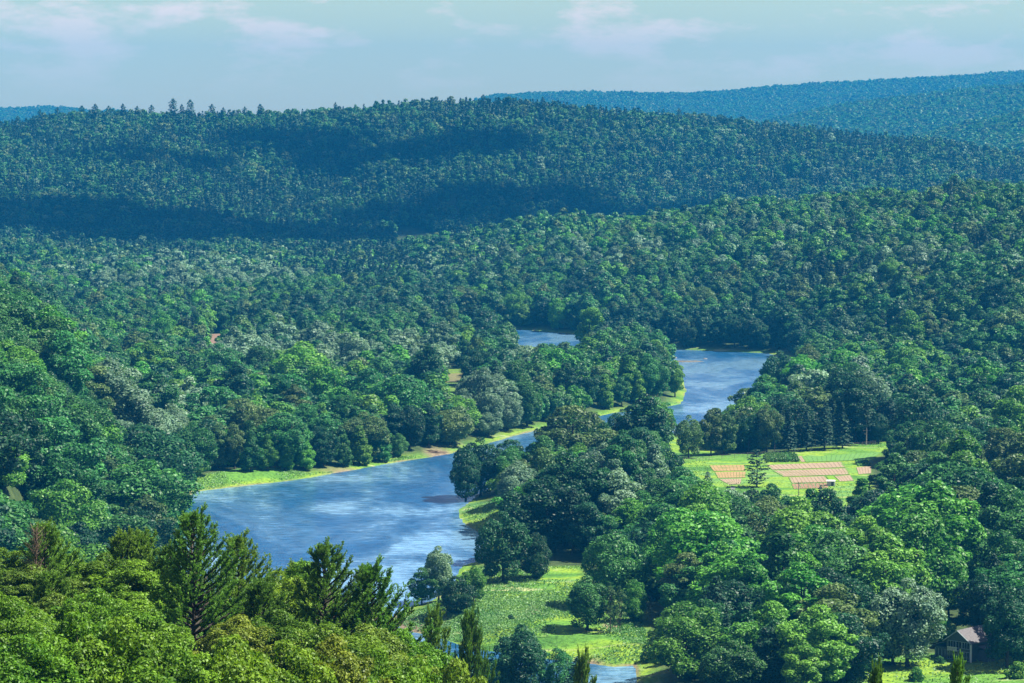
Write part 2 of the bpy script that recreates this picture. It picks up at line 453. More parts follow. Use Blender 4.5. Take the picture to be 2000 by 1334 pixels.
def big_pine(seed, H, R, sweep=0.25, dead=False):
    """close white pine: needle plumes on upswept limbs; returns (needles mesh, limbs mesh)"""
    rg = np.random.default_rng(seed)
    mb = MB(); tp = []; td = []
    zz = np.linspace(-0.5, H, 9)
    mb.tube(np.column_stack([np.linspace(0, 0.15, 9), rg.normal(0, 0.04, 9), zz]), 0.20 * np.linspace(1.2, 0.1, 9), 8)
    z = H * 0.22
    while z < H - 0.3:
        t = z / H
        L0 = R * (1.02 - t) ** 0.62 * (0.75 if t < 0.35 else 1.0) + 0.25
        nb = rg.integers(4, 7); th0 = rg.uniform(0, 6.28)
        for b in range(nb):
            th = th0 + b * 2 * PI / nb + rg.normal(0, 0.2)
            L = L0 * rg.uniform(0.62, 1.15) * (1 + sweep * math.cos(th))
            el0 = 0.15 + 0.55 * t; curve = 0.55
            n = 9; s = np.linspace(0, 1, n)
            el = el0 + curve * s
            dr = np.column_stack([np.cos(el) * math.cos(th), np.cos(el) * math.sin(th), np.sin(el)])
            pts = np.array([0, 0, z]) + np.vstack([[0, 0, 0], np.cumsum(dr[:-1] * L / (n - 1), 0)])
            mb.tube(pts, np.linspace(0.045 + 0.012 * L, 0.012, n), 4)
            # twigs
            m = int(7 + 7.5 * L)
            for j in range(m):
                f = rg.uniform(0.22, 1.0); i0 = min(int(f * (n - 1)), n - 2)
                p = pts[i0] + (pts[i0 + 1] - pts[i0]) * (f * (n - 1) - i0)
                side = rg.normal(size=3); d = dr[i0] * 0.9 + 0.75 * norm(side) + np.array([0, 0, 0.35]); d = d / np.linalg.norm(d)
                l = rg.uniform(0.25, 0.6) * (1.15 - 0.45 * f)
                q = 4
                tp.append(p + d * l * np.linspace(0.25, 1, q)[:, None]); td.append(np.repeat(d[None], q, 0))
            tp.append(pts[-3:]); td.append(dr[-3:])
        z += rg.uniform(0.36, 0.56) * (0.85 + 0.5 * (1 - t))
    tp.append(np.column_stack([np.zeros(8), np.zeros(8), np.linspace(H - 0.5, H + 0.1, 8)])); td.append(np.tile([0, 0, 1.0], (8, 1)))
    tp = np.vstack(tp); td = np.vstack(td)
    k = 7
    P = np.repeat(tp, k, 0); dd = np.repeat(td, k, 0); n = len(P)
    a = norm(dd * 0.75 + 0.62 * norm(rg.normal(size=(n, 3))) + np.array([0, 0, 0.12]))
    ln = rg.uniform(0.10, 0.20, (n, 1)); w = 0.026
    b = norm(np.cross(a, rg.normal(size=(n, 3)))) * w
    V = np.stack([P - b * 0.4, P + a * ln * 0.55 - b, P + a * ln, P + a * ln * 0.55 + b], 1).reshape(-1, 3)
    sh = np.clip(np.repeat(np.clip(0.45 + 0.22 * rg.normal(size=len(tp)), 0, 1), k) + 0.12 * rg.normal(size=n), 0, 1)
    ne = mk_mesh('needles', V, np.arange(4 * n).reshape(-1, 4), [NEEDLE_N], attr={'leaf': ('FLOAT', np.repeat(sh, 4))})
    return ne, mb.mesh('limbs', BARK, True)

# ------------------------------------------------------------------ ground sheet
def build_ground():
    Ds = np.concatenate([np.arange(15, 560, 5.0), np.arange(560, 1760, 1.6), np.arange(1760, 4000, 10.0), np.arange(4000, 10600, 40.0)])
    ts = np.linspace(-0.25, 0.25, 430)
    DD, TT = np.meshgrid(Ds, ts, indexing='ij')
    X = DD * TT; Y = DD
    x = X.ravel(); y = Y.ravel()
    sd = river_sd(x, y)
    z = hgt(x, y, sd)
    n, m = len(Ds), len(ts)
    i = np.arange(n - 1)[:, None] * m + np.arange(m - 1)[None]
    Fq = np.stack([i, i + 1, i + m + 1, i + m], -1).reshape(-1, 4)
    grass = np.zeros(len(x)); soil = np.zeros(len(x)); sand = np.zeros(len(x))
    near = (y > 500) & (y < 2400)
    xn, yn = x[near], y[near]
    g = np.zeros(len(xn))
    for P in (MEADOW, BANK_W, BANK_P, BANK_I, FIELD, LAWN, CHAN, GAP_P, FRONTWOOD):
        ins = inside(P, xn, yn); d = edge_dist(P, xn, yn)
        g = np.maximum(g, np.clip(np.where(ins, d, -d) / 4 + 0.7, 0, 1))
    s = np.zeros(len(xn))
    for P in (BROWN_F, BROWN_R):
        ins = inside(P, xn, yn); d = edge_dist(P, xn, yn)
        s = np.maximum(s, np.clip(np.where(ins, d, -d) / 2 + 0.5, 0, 1))
    g = np.maximum(g, np.clip(1.2 - np.abs(sd[near]) / 7, 0, 1))
    # mid clearing: grass behind, pale soil in front
    ins = inside(CLEAR_M, xn, yn)
    pxx = 742
    g = np.maximum(g, ins * 1.0)
    soilz = poly([(860, 742), (922, 740), (908, 757), (866, 760)])
    s = np.maximum(s, inside(soilz, xn, yn) * 0.55); g = np.where(ins, 0.55, g)
    sandn = np.clip(1.2 - np.abs(sd[near] - 0.2) / 1.1, 0, 1) * np.clip(fbm(xn / 14, yn / 14, 55) * 2.6 - 1.0, 0, 1)
    for c in ((815, 1218, 9, 4.5), (790, 1226, 6, 3), (1145, 1291, 5, 2.5), (860, 884, 7, 5), (700, 917, 14, 3.5), (1195, 1238, 3, 2), (1042, 1207, 2.5, 3)):
        cx, cy = gpt(c[0], c[1], 1)
        sandn = np.maximum(sandn, np.clip(1.6 - np.hypot((xn - cx) / c[2], (yn - cy) / (c[3] * 3)) * 1.4, 0, 1))
    grass[near] = g; soil[near] = s; sand[near] = sandn
    col = np.column_stack([grass, soil, sand, np.ones(len(x))])
    m_, nt, ns, ls = new_mat('ground cover')
    out = ns.new('ShaderNodeOutputMaterial'); p = ns.new('ShaderNodeBsdfPrincipled'); p.inputs['Roughness'].default_value = 0.9; p.inputs['Specular IOR Level'].default_value = 0.15
    at = N(ns, 'ShaderNodeAttribute', attribute_name='cover'); sx = ns.new('ShaderNodeSeparateColor'); ls.new(at.outputs['Color'], sx.inputs[0])
    geo = ns.new('ShaderNodeNewGeometry')
    def noise(sc, det=4, vec=None, dist=0.0):
        n_ = ns.new('ShaderNodeTexNoise'); n_.inputs['Scale'].default_value = sc; n_.inputs['Detail'].default_value = det; n_.inputs['Distortion'].default_value = dist
        ls.new(vec if vec is not None else geo.outputs['Position'], n_.inputs['Vector']); return n_.outputs[0]
    mp = ns.new('ShaderNodeMapping'); mp.inputs['Scale'].default_value = (0.5, 1.0, 1.0); ls.new(geo.outputs['Position'], mp.inputs[0])
    big = ramp(ns, [(0.34, (0.040, 0.120, 0.018)), (0.46, (0.076, 0.182, 0.022)), (0.54, (0.150, 0.240, 0.018)), (0.62, (0.094, 0.200, 0.040)), (0.70, (0.052, 0.145, 0.042))])
    ls.new(noise(0.045, 5, mp.outputs[0], 0.6), big.inputs[0])
    fine = ramp(ns, [(0.30, (0.45, 0.50, 0.45)), (0.50, (1.0, 1.0, 1.0)), (0.72, (1.30, 1.22, 1.15))]); ls.new(noise(0.9, 6), fine.inputs[0])
    gcol = mixc(ns, ls, 1.0, big.outputs[0], fine.outputs[0], 'MULTIPLY')
    st = ramp(ns, [(0.62, (0, 0, 0)), (0.70, (1, 1, 1))]); ls.new(noise(0.10, 7, mp.outputs[0], 1.2), st.inputs[0])
    gcol = mixc(ns, ls, st.outputs[0], gcol, (0.24, 0.27, 0.12))
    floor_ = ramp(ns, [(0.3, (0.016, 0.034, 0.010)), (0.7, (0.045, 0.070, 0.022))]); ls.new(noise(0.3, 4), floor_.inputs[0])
    soilr = ramp(ns, [(0.3, (0.12, 0.075, 0.055)), (0.7, (0.19, 0.125, 0.09))]); ls.new(noise(0.35, 5), soilr.inputs[0])
    sandr = ramp(ns, [(0.3, (0.085, 0.06, 0.04)), (0.7, (0.20, 0.16, 0.11))]); ls.new(noise(0.6, 5), sandr.inputs[0])
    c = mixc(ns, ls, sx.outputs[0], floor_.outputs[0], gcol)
    c = mixc(ns, ls, sx.outputs[1], c, soilr.outputs[0])
    c = mixc(ns, ls, sx.outputs[2], c, sandr.outputs[0])
    ls.new(c, p.inputs['Base Color'])
    b = ns.new('ShaderNodeBump'); b.inputs['Strength'].default_value = 0.7; b.inputs['Distance'].default_value = 0.5
    ls.new(noise(1.3, 6), b.inputs['Height']); ls.new(b.outputs[0], p.inputs['Normal'])
    ls.new(p.outputs[0], out.inputs[0])
    me = mk_mesh('ground', np.column_stack([x, y, z]), Fq, [m_], smooth=True, attr={'cover': ('FLOAT_COLOR', col)})
    tag(link('ground', me), kind='structure')
build_ground()

# ------------------------------------------------------------------ river
def build_water():
    m, nt, ns, ls = new_mat('river water')
    out = ns.new('ShaderNodeOutputMaterial'); p = ns.new('ShaderNodeBsdfPrincipled')
    geo = ns.new('ShaderNodeNewGeometry')
    def noise(sc, det, scale, dist=0.0, rough=0.5, loc=(0, 0, 0)):
        mp = ns.new('ShaderNodeMapping'); mp.inputs['Scale'].default_value = scale; mp.inputs['Location'].default_value = loc; ls.new(geo.outputs['Position'], mp.inputs[0])
        n_ = ns.new('ShaderNodeTexNoise'); n_.inputs['Scale'].default_value = sc; n_.inputs['Detail'].default_value = det; n_.inputs['Distortion'].default_value = dist; n_.inputs['Roughness'].default_value = rough
        ls.new(mp.outputs[0], n_.inputs['Vector']); return n_.outputs[0]
    calm_sheen = ramp(ns, [(0.40, (0, 0, 0)), (0.50, (0.30, 0.30, 0.30)), (0.56, (1, 1, 1))]); wa = N(ns, 'ShaderNodeMath', operation='MULTIPLY_ADD', i_1=0.22, i_2=-0.11); ls.new(noise(0.5, 4, (0.3, 1.0, 1), 0.4, 0.6, (7, 3, 0)), wa.inputs[0]); wb = N(ns, 'ShaderNodeMath', operation='ADD'); ls.new(noise(0.019, 10, (1.0, 0.42, 1), 1.0, 0.62), wb.inputs[0]); ls.new(wa.outputs[0], wb.inputs[1]); ls.new(wb.outputs[0], calm_sheen.inputs[0])
    rip_glint = ramp(ns, [(0.36, (0.55, 0.55, 0.55)), (0.64, (1.35, 1.35, 1.35))]); ls.new(noise(0.55, 5, (0.35, 1.0, 1), 0.5, 0.6), rip_glint.inputs[0])
    c = mixc(ns, ls, calm_sheen.outputs[0], (0.006, 0.056, 0.140), (0.120, 0.235, 0.360))  # calm patches: reflected sky painted in as a paler base colour
    c = mixc(ns, ls, 1.0, c, rip_glint.outputs[0], 'MULTIPLY'); ls.new(c, p.inputs['Base Color'])  # light and dark of the ripples multiplied into the colour
    p.inputs['IOR'].default_value = 1.33; p.inputs['Specular IOR Level'].default_value = 0.75
    rr = N(ns, 'ShaderNodeMapRange', i_3=0.26, i_4=0.12); ls.new(calm_sheen.outputs[0], rr.inputs[0]); ls.new(rr.outputs[0], p.inputs['Roughness'])
    b1 = ns.new('ShaderNodeBump'); b1.inputs['Distance'].default_value = 0.4
    bs = N(ns, 'ShaderNodeMapRange', i_3=0.42, i_4=0.16); ls.new(calm_sheen.outputs[0], bs.inputs[0]); ls.new(bs.outputs[0], b1.inputs['Strength'])
    ls.new(noise(0.8, 5, (0.5, 1.0, 1)), b1.inputs['Height']); ls.new(b1.outputs[0], p.inputs['Normal'])
    ls.new(p.outputs[0], out.inputs[0])
    V = [(-260, 520, 0), (260, 520, 0), (460, 2150, 0), (-460, 2150, 0)]
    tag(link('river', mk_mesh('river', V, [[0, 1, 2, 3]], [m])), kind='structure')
build_water()

# ------------------------------------------------------------------ tree prototypes (shared mesh data)
SHAPES = [('round', 16, 5.4, 3.2), ('broad', 15, 6.3, 3.6), ('tall', 18, 4.2, 2.6), ('round', 15, 5.8, 2.6), ('cone', 15, 4.4, 1.2), ('tall', 17, 4.8, 3.4), ('broad', 17, 5.8, 3.0), ('round', 17, 5.0, 4.2), ('tall', 15, 5.2, 1.8)]
NS = len(SHAPES)
SWORD = ['round-crowned', 'broad spreading', 'tall narrow', 'bushy rounded', 'egg-shaped', 'tall oval', 'flat-topped', 'high-crowned', 'full oval']
TINTS = ['mid', 'dark', 'bright', 'olive', 'silver']
NEARC = []      # per shape: (crown mesh, trunk mesh), full detail
for i, (sh, H, R, z0) in enumerate(SHAPES):
    me, C = crown_mesh('crown', 100 + i, sh, H, R, z0, 70, 15000, 0.235, LM['mid'], (0.17, 0.40))
    NEARC.append((me, trunk_mesh('trunk', 100 + i, H, z0, C, 0.34, BARK)))
MIDC = [crown_mesh('mid crown', 200 + i, sh, H, R, z0, 50, 4200, 0.42, LM['mid'], (0.19, 0.42), 0.36)[0] for i, (sh, H, R, z0) in enumerate(SHAPES)]
FARC = [crown_mesh('far crown', 300 + i, sh, H, R, z0, 30, 1100, 0.74, LM['mid'], (0.25, 0.46), 0.34)[0] for i, (sh, H, R, z0) in enumerate(SHAPES)]
TINYC = [crown_mesh('tiny crown', 400 + i, sh, H, R, z0, 14, 190, 1.55, LM['mid'], (0.34, 0.55))[0] for i, (sh, H, R, z0) in enumerate(SHAPES[:4])]
TINT_ME = {}
def tinted(me, tint):
    key = (me.name, tint)
    if key not in TINT_ME:
        if tint == 'mid': TINT_ME[key] = me
        else:
            c = me.copy(); c.materials.clear(); c.materials.append(LM[tint]); TINT_ME[key] = c
    return TINT_ME[key]

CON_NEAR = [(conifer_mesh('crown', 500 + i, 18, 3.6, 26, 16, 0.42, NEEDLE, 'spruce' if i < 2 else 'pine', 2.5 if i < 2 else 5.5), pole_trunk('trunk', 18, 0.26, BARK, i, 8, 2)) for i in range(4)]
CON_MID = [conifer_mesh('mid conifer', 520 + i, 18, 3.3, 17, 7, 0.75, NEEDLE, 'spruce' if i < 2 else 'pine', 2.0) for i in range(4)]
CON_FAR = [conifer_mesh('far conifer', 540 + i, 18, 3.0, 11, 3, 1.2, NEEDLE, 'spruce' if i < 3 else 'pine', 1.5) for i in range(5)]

def proto_collection(name, items):
    c = bpy.data.collections.new(name)
    for k, me in enumerate(items):
        c.objects.link(bpy.data.objects.new('%s %03d' % (name, k), me))
    return c

# ------------------------------------------------------------------ scatter of woods
# stands: centre px on the ground, radii px, tint weights
STANDS = [
    ((280, 870, 130, 60), 'silver', 0.75), ((960, 845, 60, 55), 'silver', 0.75), ((1240, 1020, 160, 50), 'silver', 0.65), ((1060, 1010, 70, 40), 'silver', 0.4),
    ((470, 735, 70, 30), 'silver', 0.75), ((820, 735, 90, 35), 'silver', 0.7), ((640, 735, 240, 34), 'silver', 0.6), ((1000, 745, 50, 40), 'silver', 0.6),
    ((330, 568, 270, 36), 'silver', 0.6), ((860, 560, 60, 22), 'silver', 0.5), ((1440, 1080, 90, 40), 'silver', 0.45), ((1620, 830, 160, 40), 'silver', 0.18),
    ((1720, 1200, 260, 75), 'bright', 0.62), ((1500, 1200, 140, 60), 'bright', 0.35), ((1480, 1400, 280, 60), 'bright', 0.35), ((900, 1330, 200, 30), 'bright', 0.5), ((600, 850, 220, 40), 'bright', 0.25),
    ((1130, 770, 90, 30), 'bright', 0.5), ((450, 800, 300, 30), 'bright', 0.3), ((120, 960, 140, 120), 'mid', 0.8), ((1790, 990, 120, 30), 'olive', 0.6), ((1950, 990, 100, 40), 'olive', 0.5),
    ((1500, 480, 620, 100), 'bright', 0.22), ((1450, 520, 620, 90), 'silver', 0.14), ((1850, 1110, 250, 40), 'dark', 0.45), ((960, 990, 90, 40), 'dark', 0.5), ((700, 640, 300, 25), 'dark', 0.45), ((1650, 880, 120, 25), 'dark', 0.5), ((1330, 676, 420, 30), 'dark', 0.85),  # last stand: shade at the foot of the wooded hill put into leaf tint
    ((100, 690, 160, 60), 'mid', 0.5), ((1960, 1270, 70, 40), 'dark', 0.7), ((800, 600, 120, 20), 'dark', 0.5), ((1450, 1270, 220, 35), 'dark', 0.55),
]
def pick_tints(px, py, rg):
    n = len(px)
    w = np.tile(np.array([0.50, 0.20, 0.14, 0.155, 0.005]), (n, 1))
    u = fbm(px / 60, py / 30, 91); v = fbm(px / 45, py / 25, 92)
    w[:, 2] *= np.where(u > 0.55, 2.2, 0.5); w[:, 1] *= np.where(v > 0.55, 2.0, 0.6)
    for (cx, cy, rx, ry), t, pr in STANDS:
        m = ((px - cx) / rx) ** 2 + ((py - cy) / ry) ** 2 < rg.uniform(0.6, 1.2, n)
        k = TINTS.index(t)
        w[m] = w[m] / w[m].sum(1, keepdims=True) * (1 - pr); w[m, k] += pr
    c = np.cumsum(w / w.sum(1, keepdims=True), 1)
    return (rg.uniform(0, 1, (n, 1)) > c).sum(1).clip(0, 4)

def jitter_grid(D0, D1, s, tmax, rg):
    xm = D1 * tmax
    gx = np.arange(-xm, xm, s); gy = np.arange(D0, D1, s * 0.9)
    X, Y = np.meshgrid(gx, gy)
    X = X + (np.arange(len(gy)) % 2)[:, None] * s * 0.5
    X = X + rg.uniform(-0.42, 0.42, X.shape) * s; Y = Y + rg.uniform(-0.42, 0.42, Y.shape) * s
    x, y = X.ravel(), Y.ravel()
    m = np.abs(x) < y * tmax
    return x[m], y[m]

HAND = []   # (x, y, radius) kept clear of the scatter
def conif_prob(px, py, D):
    """share of conifers; px,py on the photo at crown foot"""
    p = np.where(D > 2500, 0.16 + 0.66 * (fbm(px / 130, py / 26, 61) > 0.53) * (fbm(px / 26, py / 14, 62) > 0.36), 0.05)
    e = (D > 1500) & (D <= 2500)
    p = np.where(e, 0.06 + 0.5 * (fbm(px / 90, py / 40, 63) > 0.66), p)
    for cx, cy, rx, ry, pr in ((700, 545, 110, 45, 0.7), (850, 640, 140, 25, 0.12), (1590, 878, 90, 14, 0.6), (980, 225, 160, 60, 0.55), (760, 300, 260, 40, 0.5), (1180, 330, 300, 30, 0.45),
                               (1450, 330, 420, 26, 0.5), (1650, 280, 200, 30, 0.7), (280, 320, 230, 28, 0.6), (330, 222, 330, 12, 0.7), (1520, 520, 120, 40, 0.35), (1920, 540, 80, 50, 0.4), (1000, 380, 300, 18, 0.45)):
        m = ((px - cx) / rx) ** 2 + ((py - cy) / ry) ** 2 < 1
        p = np.where(m, pr, p)
    return p

# open views: water, meadows, fields and the house stay in sight, so no tree of the woods stands in front of them
VIEWS = [[(395, 966), (880, 889), (882, 958), (922, 986), (895, 1000), (955, 1052), (938, 1085), (905, 1102), (880, 1080), (815, 1112), (800, 1182), (770, 1197), (740, 1150), (700, 1110), (640, 1065), (560, 1110), (500, 1060), (440, 1045), (400, 1015)],
         [(390, 958), (480, 926), (600, 924), (700, 913), (790, 889), (850, 884), (882, 890), (560, 942)],
         [(1003, 648), (1140, 657), (1142, 662), (1080, 664), (1012, 668)], [(1296, 684), (1500, 692), (1498, 716), (1430, 775), (1375, 800), (1325, 848), (1312, 846), (1330, 800), (1338, 780), (1338, 740), (1322, 705)],
         [(1158, 818), (1330, 796), (1330, 806), (1262, 804), (1172, 834)], [(960, 1108), (1010, 1136), (1130, 1120), (1120, 1150), (1092, 1180), (1100, 1215), (1160, 1235), (1250, 1238), (1260, 1260), (1250, 1286), (1160, 1290), (1080, 1265), (1050, 1232), (1010, 1230), (960, 1260), (900, 1225), (860, 1242), (800, 1218), (790, 1196), (860, 1200), (920, 1195), (955, 1180)],
         [(860, 1249), (888, 1252), (882, 1278), (862, 1272)], [(1152, 1293), (1235, 1302), (1208, 1334), (1156, 1334)], [(1320, 900), (1500, 889), (1640, 881), (1716, 886), (1690, 905), (1690, 926), (1640, 952), (1540, 957), (1520, 942), (1400, 946), (1388, 918), (1320, 915)],
         [(868, 724), (908, 724), (906, 758), (872, 758)], [(406, 660), (434, 660), (432, 668), (408, 672)], [(1836, 1256), (1868, 1230), (1902, 1230), (1914, 1268), (1906, 1292), (1842, 1294)],
         [(1756, 1302), (1860, 1293), (1960, 1298), (2002, 1310), (2002, 1338), (1740, 1338)], [(902, 1002), (930, 987), (985, 1002), (980, 1036), (956, 1046)]]
def view_mask():
    gx, gy = np.meshgrid(np.arange(500) * 4 + 2.0, np.arange(340) * 4 + 2.0)
    m = np.zeros(gx.shape, bool)
    for P in VIEWS: m |= inside(np.array(P, float), gx, gy)
    return m

def in_view(x, y, z, h, r):
    """share of each crown that would stand before one of the open views"""
    m = view_mask().astype(float)
    I = np.zeros((341, 501)); I[1:, 1:] = m.cumsum(0).cumsum(1)
    px, pt = project(x, y, z + h); _, pb = project(x, y, z)
    pr = r * F / y * 0.8
    c = lambda a, hi: np.clip(np.round(a / 4), 0, hi).astype(int)
    x0, x1, y0, y1 = c(px - pr, 500), c(px + pr, 500), c(pt, 340), c(pb, 340)
    cov = I[y1, x1] - I[y0, x1] - I[y1, x0] + I[y0, x0]
    return cov / np.maximum((x1 - x0) * (y1 - y0), 1) , cov

def occl_select(T, ntop):
    """indices of the trees that show largest from the viewpoint: a coarse depth buffer of crown discs"""
    W, Hh = 500, 334
    buf = np.zeros((Hh, W), bool); cnt = np.zeros(len(T['x']))
    order = np.argsort(T['y'])
    for i in order:
        D = T['y'][i]
        if D > 2300: break
        px, pt = project(T['x'][i], D, T['z'][i] + T['h'][i])
        _, pb = project(T['x'][i], D, T['z'][i] + T['h'][i] * 0.2)
        r = T['r'][i] * F / D
        x0, x1 = int(max(0, (px - r * 0.85) / 4)), int(min(W, (px + r * 0.85) / 4 + 1)); y0, y1 = int(max(0, pt / 4)), int(min(Hh, pb / 4 + 1))
        if x1 <= x0 or y1 <= y0: continue
        b = buf[y0:y1, x0:x1]; cnt[i] = (~b).sum(); b[:] = True
    return np.argsort(-cnt)[:ntop], cnt

# ------------------------------------------------------------------ trees that stand apart, placed one by one
FG_SH = [('round', 14, 5.0, 2.0), ('broad', 13.5, 5.6, 2.2), ('tall', 14.5, 4.4, 2.0), ('round', 13, 4.8, 1.6)]
FGC = []
for i, (sh, H, R, z0) in enumerate(FG_SH):
    me, C = crown_mesh('crown', 700 + i, sh, H, R, z0, 380, 85000, 0.095, LM['near'] if i != 2 else LM['near2'], (0.075, 0.19))
    FGC.append((me, trunk_mesh('trunk', 700 + i, H, z0, C, 0.25, BARK, 24)))
me, C = crown_mesh('crown', 760, 'tall', 16, 3.8, 3.5, 40, 1500, 0.30, LM['olive'], (0.16, 0.28))
SPARSE = (me, trunk_mesh('trunk', 760, 16, 3.5, C, 0.22, BARK, 26))
SPARSE_G = (tinted(me, 'mid'), SPARSE[1])
BUSH = [(crown_mesh('crown', 770 + i, 'round', 4.0, 2.3, 0.1, 30, 2600, 0.20, LM['mid'], (0.24, 0.42))[0], None) for i in range(2)]
PINES = [big_pine(800, 14.0, 6.6, 0.25), big_pine(801, 13.0, 5.8, 0.2), big_pine(802, 11.0, 4.4, 0.25)]
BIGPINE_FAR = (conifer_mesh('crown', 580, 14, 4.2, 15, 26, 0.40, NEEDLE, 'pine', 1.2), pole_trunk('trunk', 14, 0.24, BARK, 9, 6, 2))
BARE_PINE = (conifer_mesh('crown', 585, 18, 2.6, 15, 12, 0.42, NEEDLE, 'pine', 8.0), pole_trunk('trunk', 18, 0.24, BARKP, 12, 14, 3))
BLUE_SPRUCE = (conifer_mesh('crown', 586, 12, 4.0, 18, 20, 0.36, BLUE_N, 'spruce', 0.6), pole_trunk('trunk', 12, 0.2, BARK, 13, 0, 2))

def on_ground(px, py):
    d = ray(px, py); k = np.concatenate([np.arange(560, 2000, 1.0), np.arange(2000, 3600, 4.0)]) / d[1]
    x, y, z = d[0] * k, d[1] * k, HC + d[2] * k
    g = hgt(x, y); i = int(np.argmax(g >= z))
    return x[i], y[i], float(g[i])

N_HAND_BROAD = 0
def stand(px, py, h, w, k, tint, label, group=None, kind='broadleaf_tree', clear=0.42):
    """broadleaf of h metres and w metres spread with its foot at photo point (px, py)"""
    global N_HAND_BROAD
    N_HAND_BROAD += 1
    x, y, z = on_ground(px, py)
    sh, H, R, z0 = SHAPES[k]
    place_tree(kind, label, group, (x, y, z - 0.1), rng.uniform(0, 6.28), (w / (2 * R), w / (2 * R), h / H), tinted(NEARC[k][0], tint), NEARC[k][1])
    HAND.append((x, y, w * clear))

def stand_pair(px, py, h, w, H, R, pair, label, group=None, kind='conifer_tree', cat='tree', clear=0.42):
    x, y, z = on_ground(px, py)
    place_tree(kind, label, group, (x, y, z - 0.1), rng.uniform(0, 6.28), (w / (2 * R), w / (2 * R), h / H), pair[0], pair[1], cat)
    HAND.append((x, y, w * clear))

def place_tree(kind, label, group, loc, rz, scl, crown, trunk, cat='tree'):
    t = thing(kind, label, cat, loc, rz, group, scl)
    if trunk is not None: link('trunk', trunk, t)
    link('crown', crown, t)
    return t

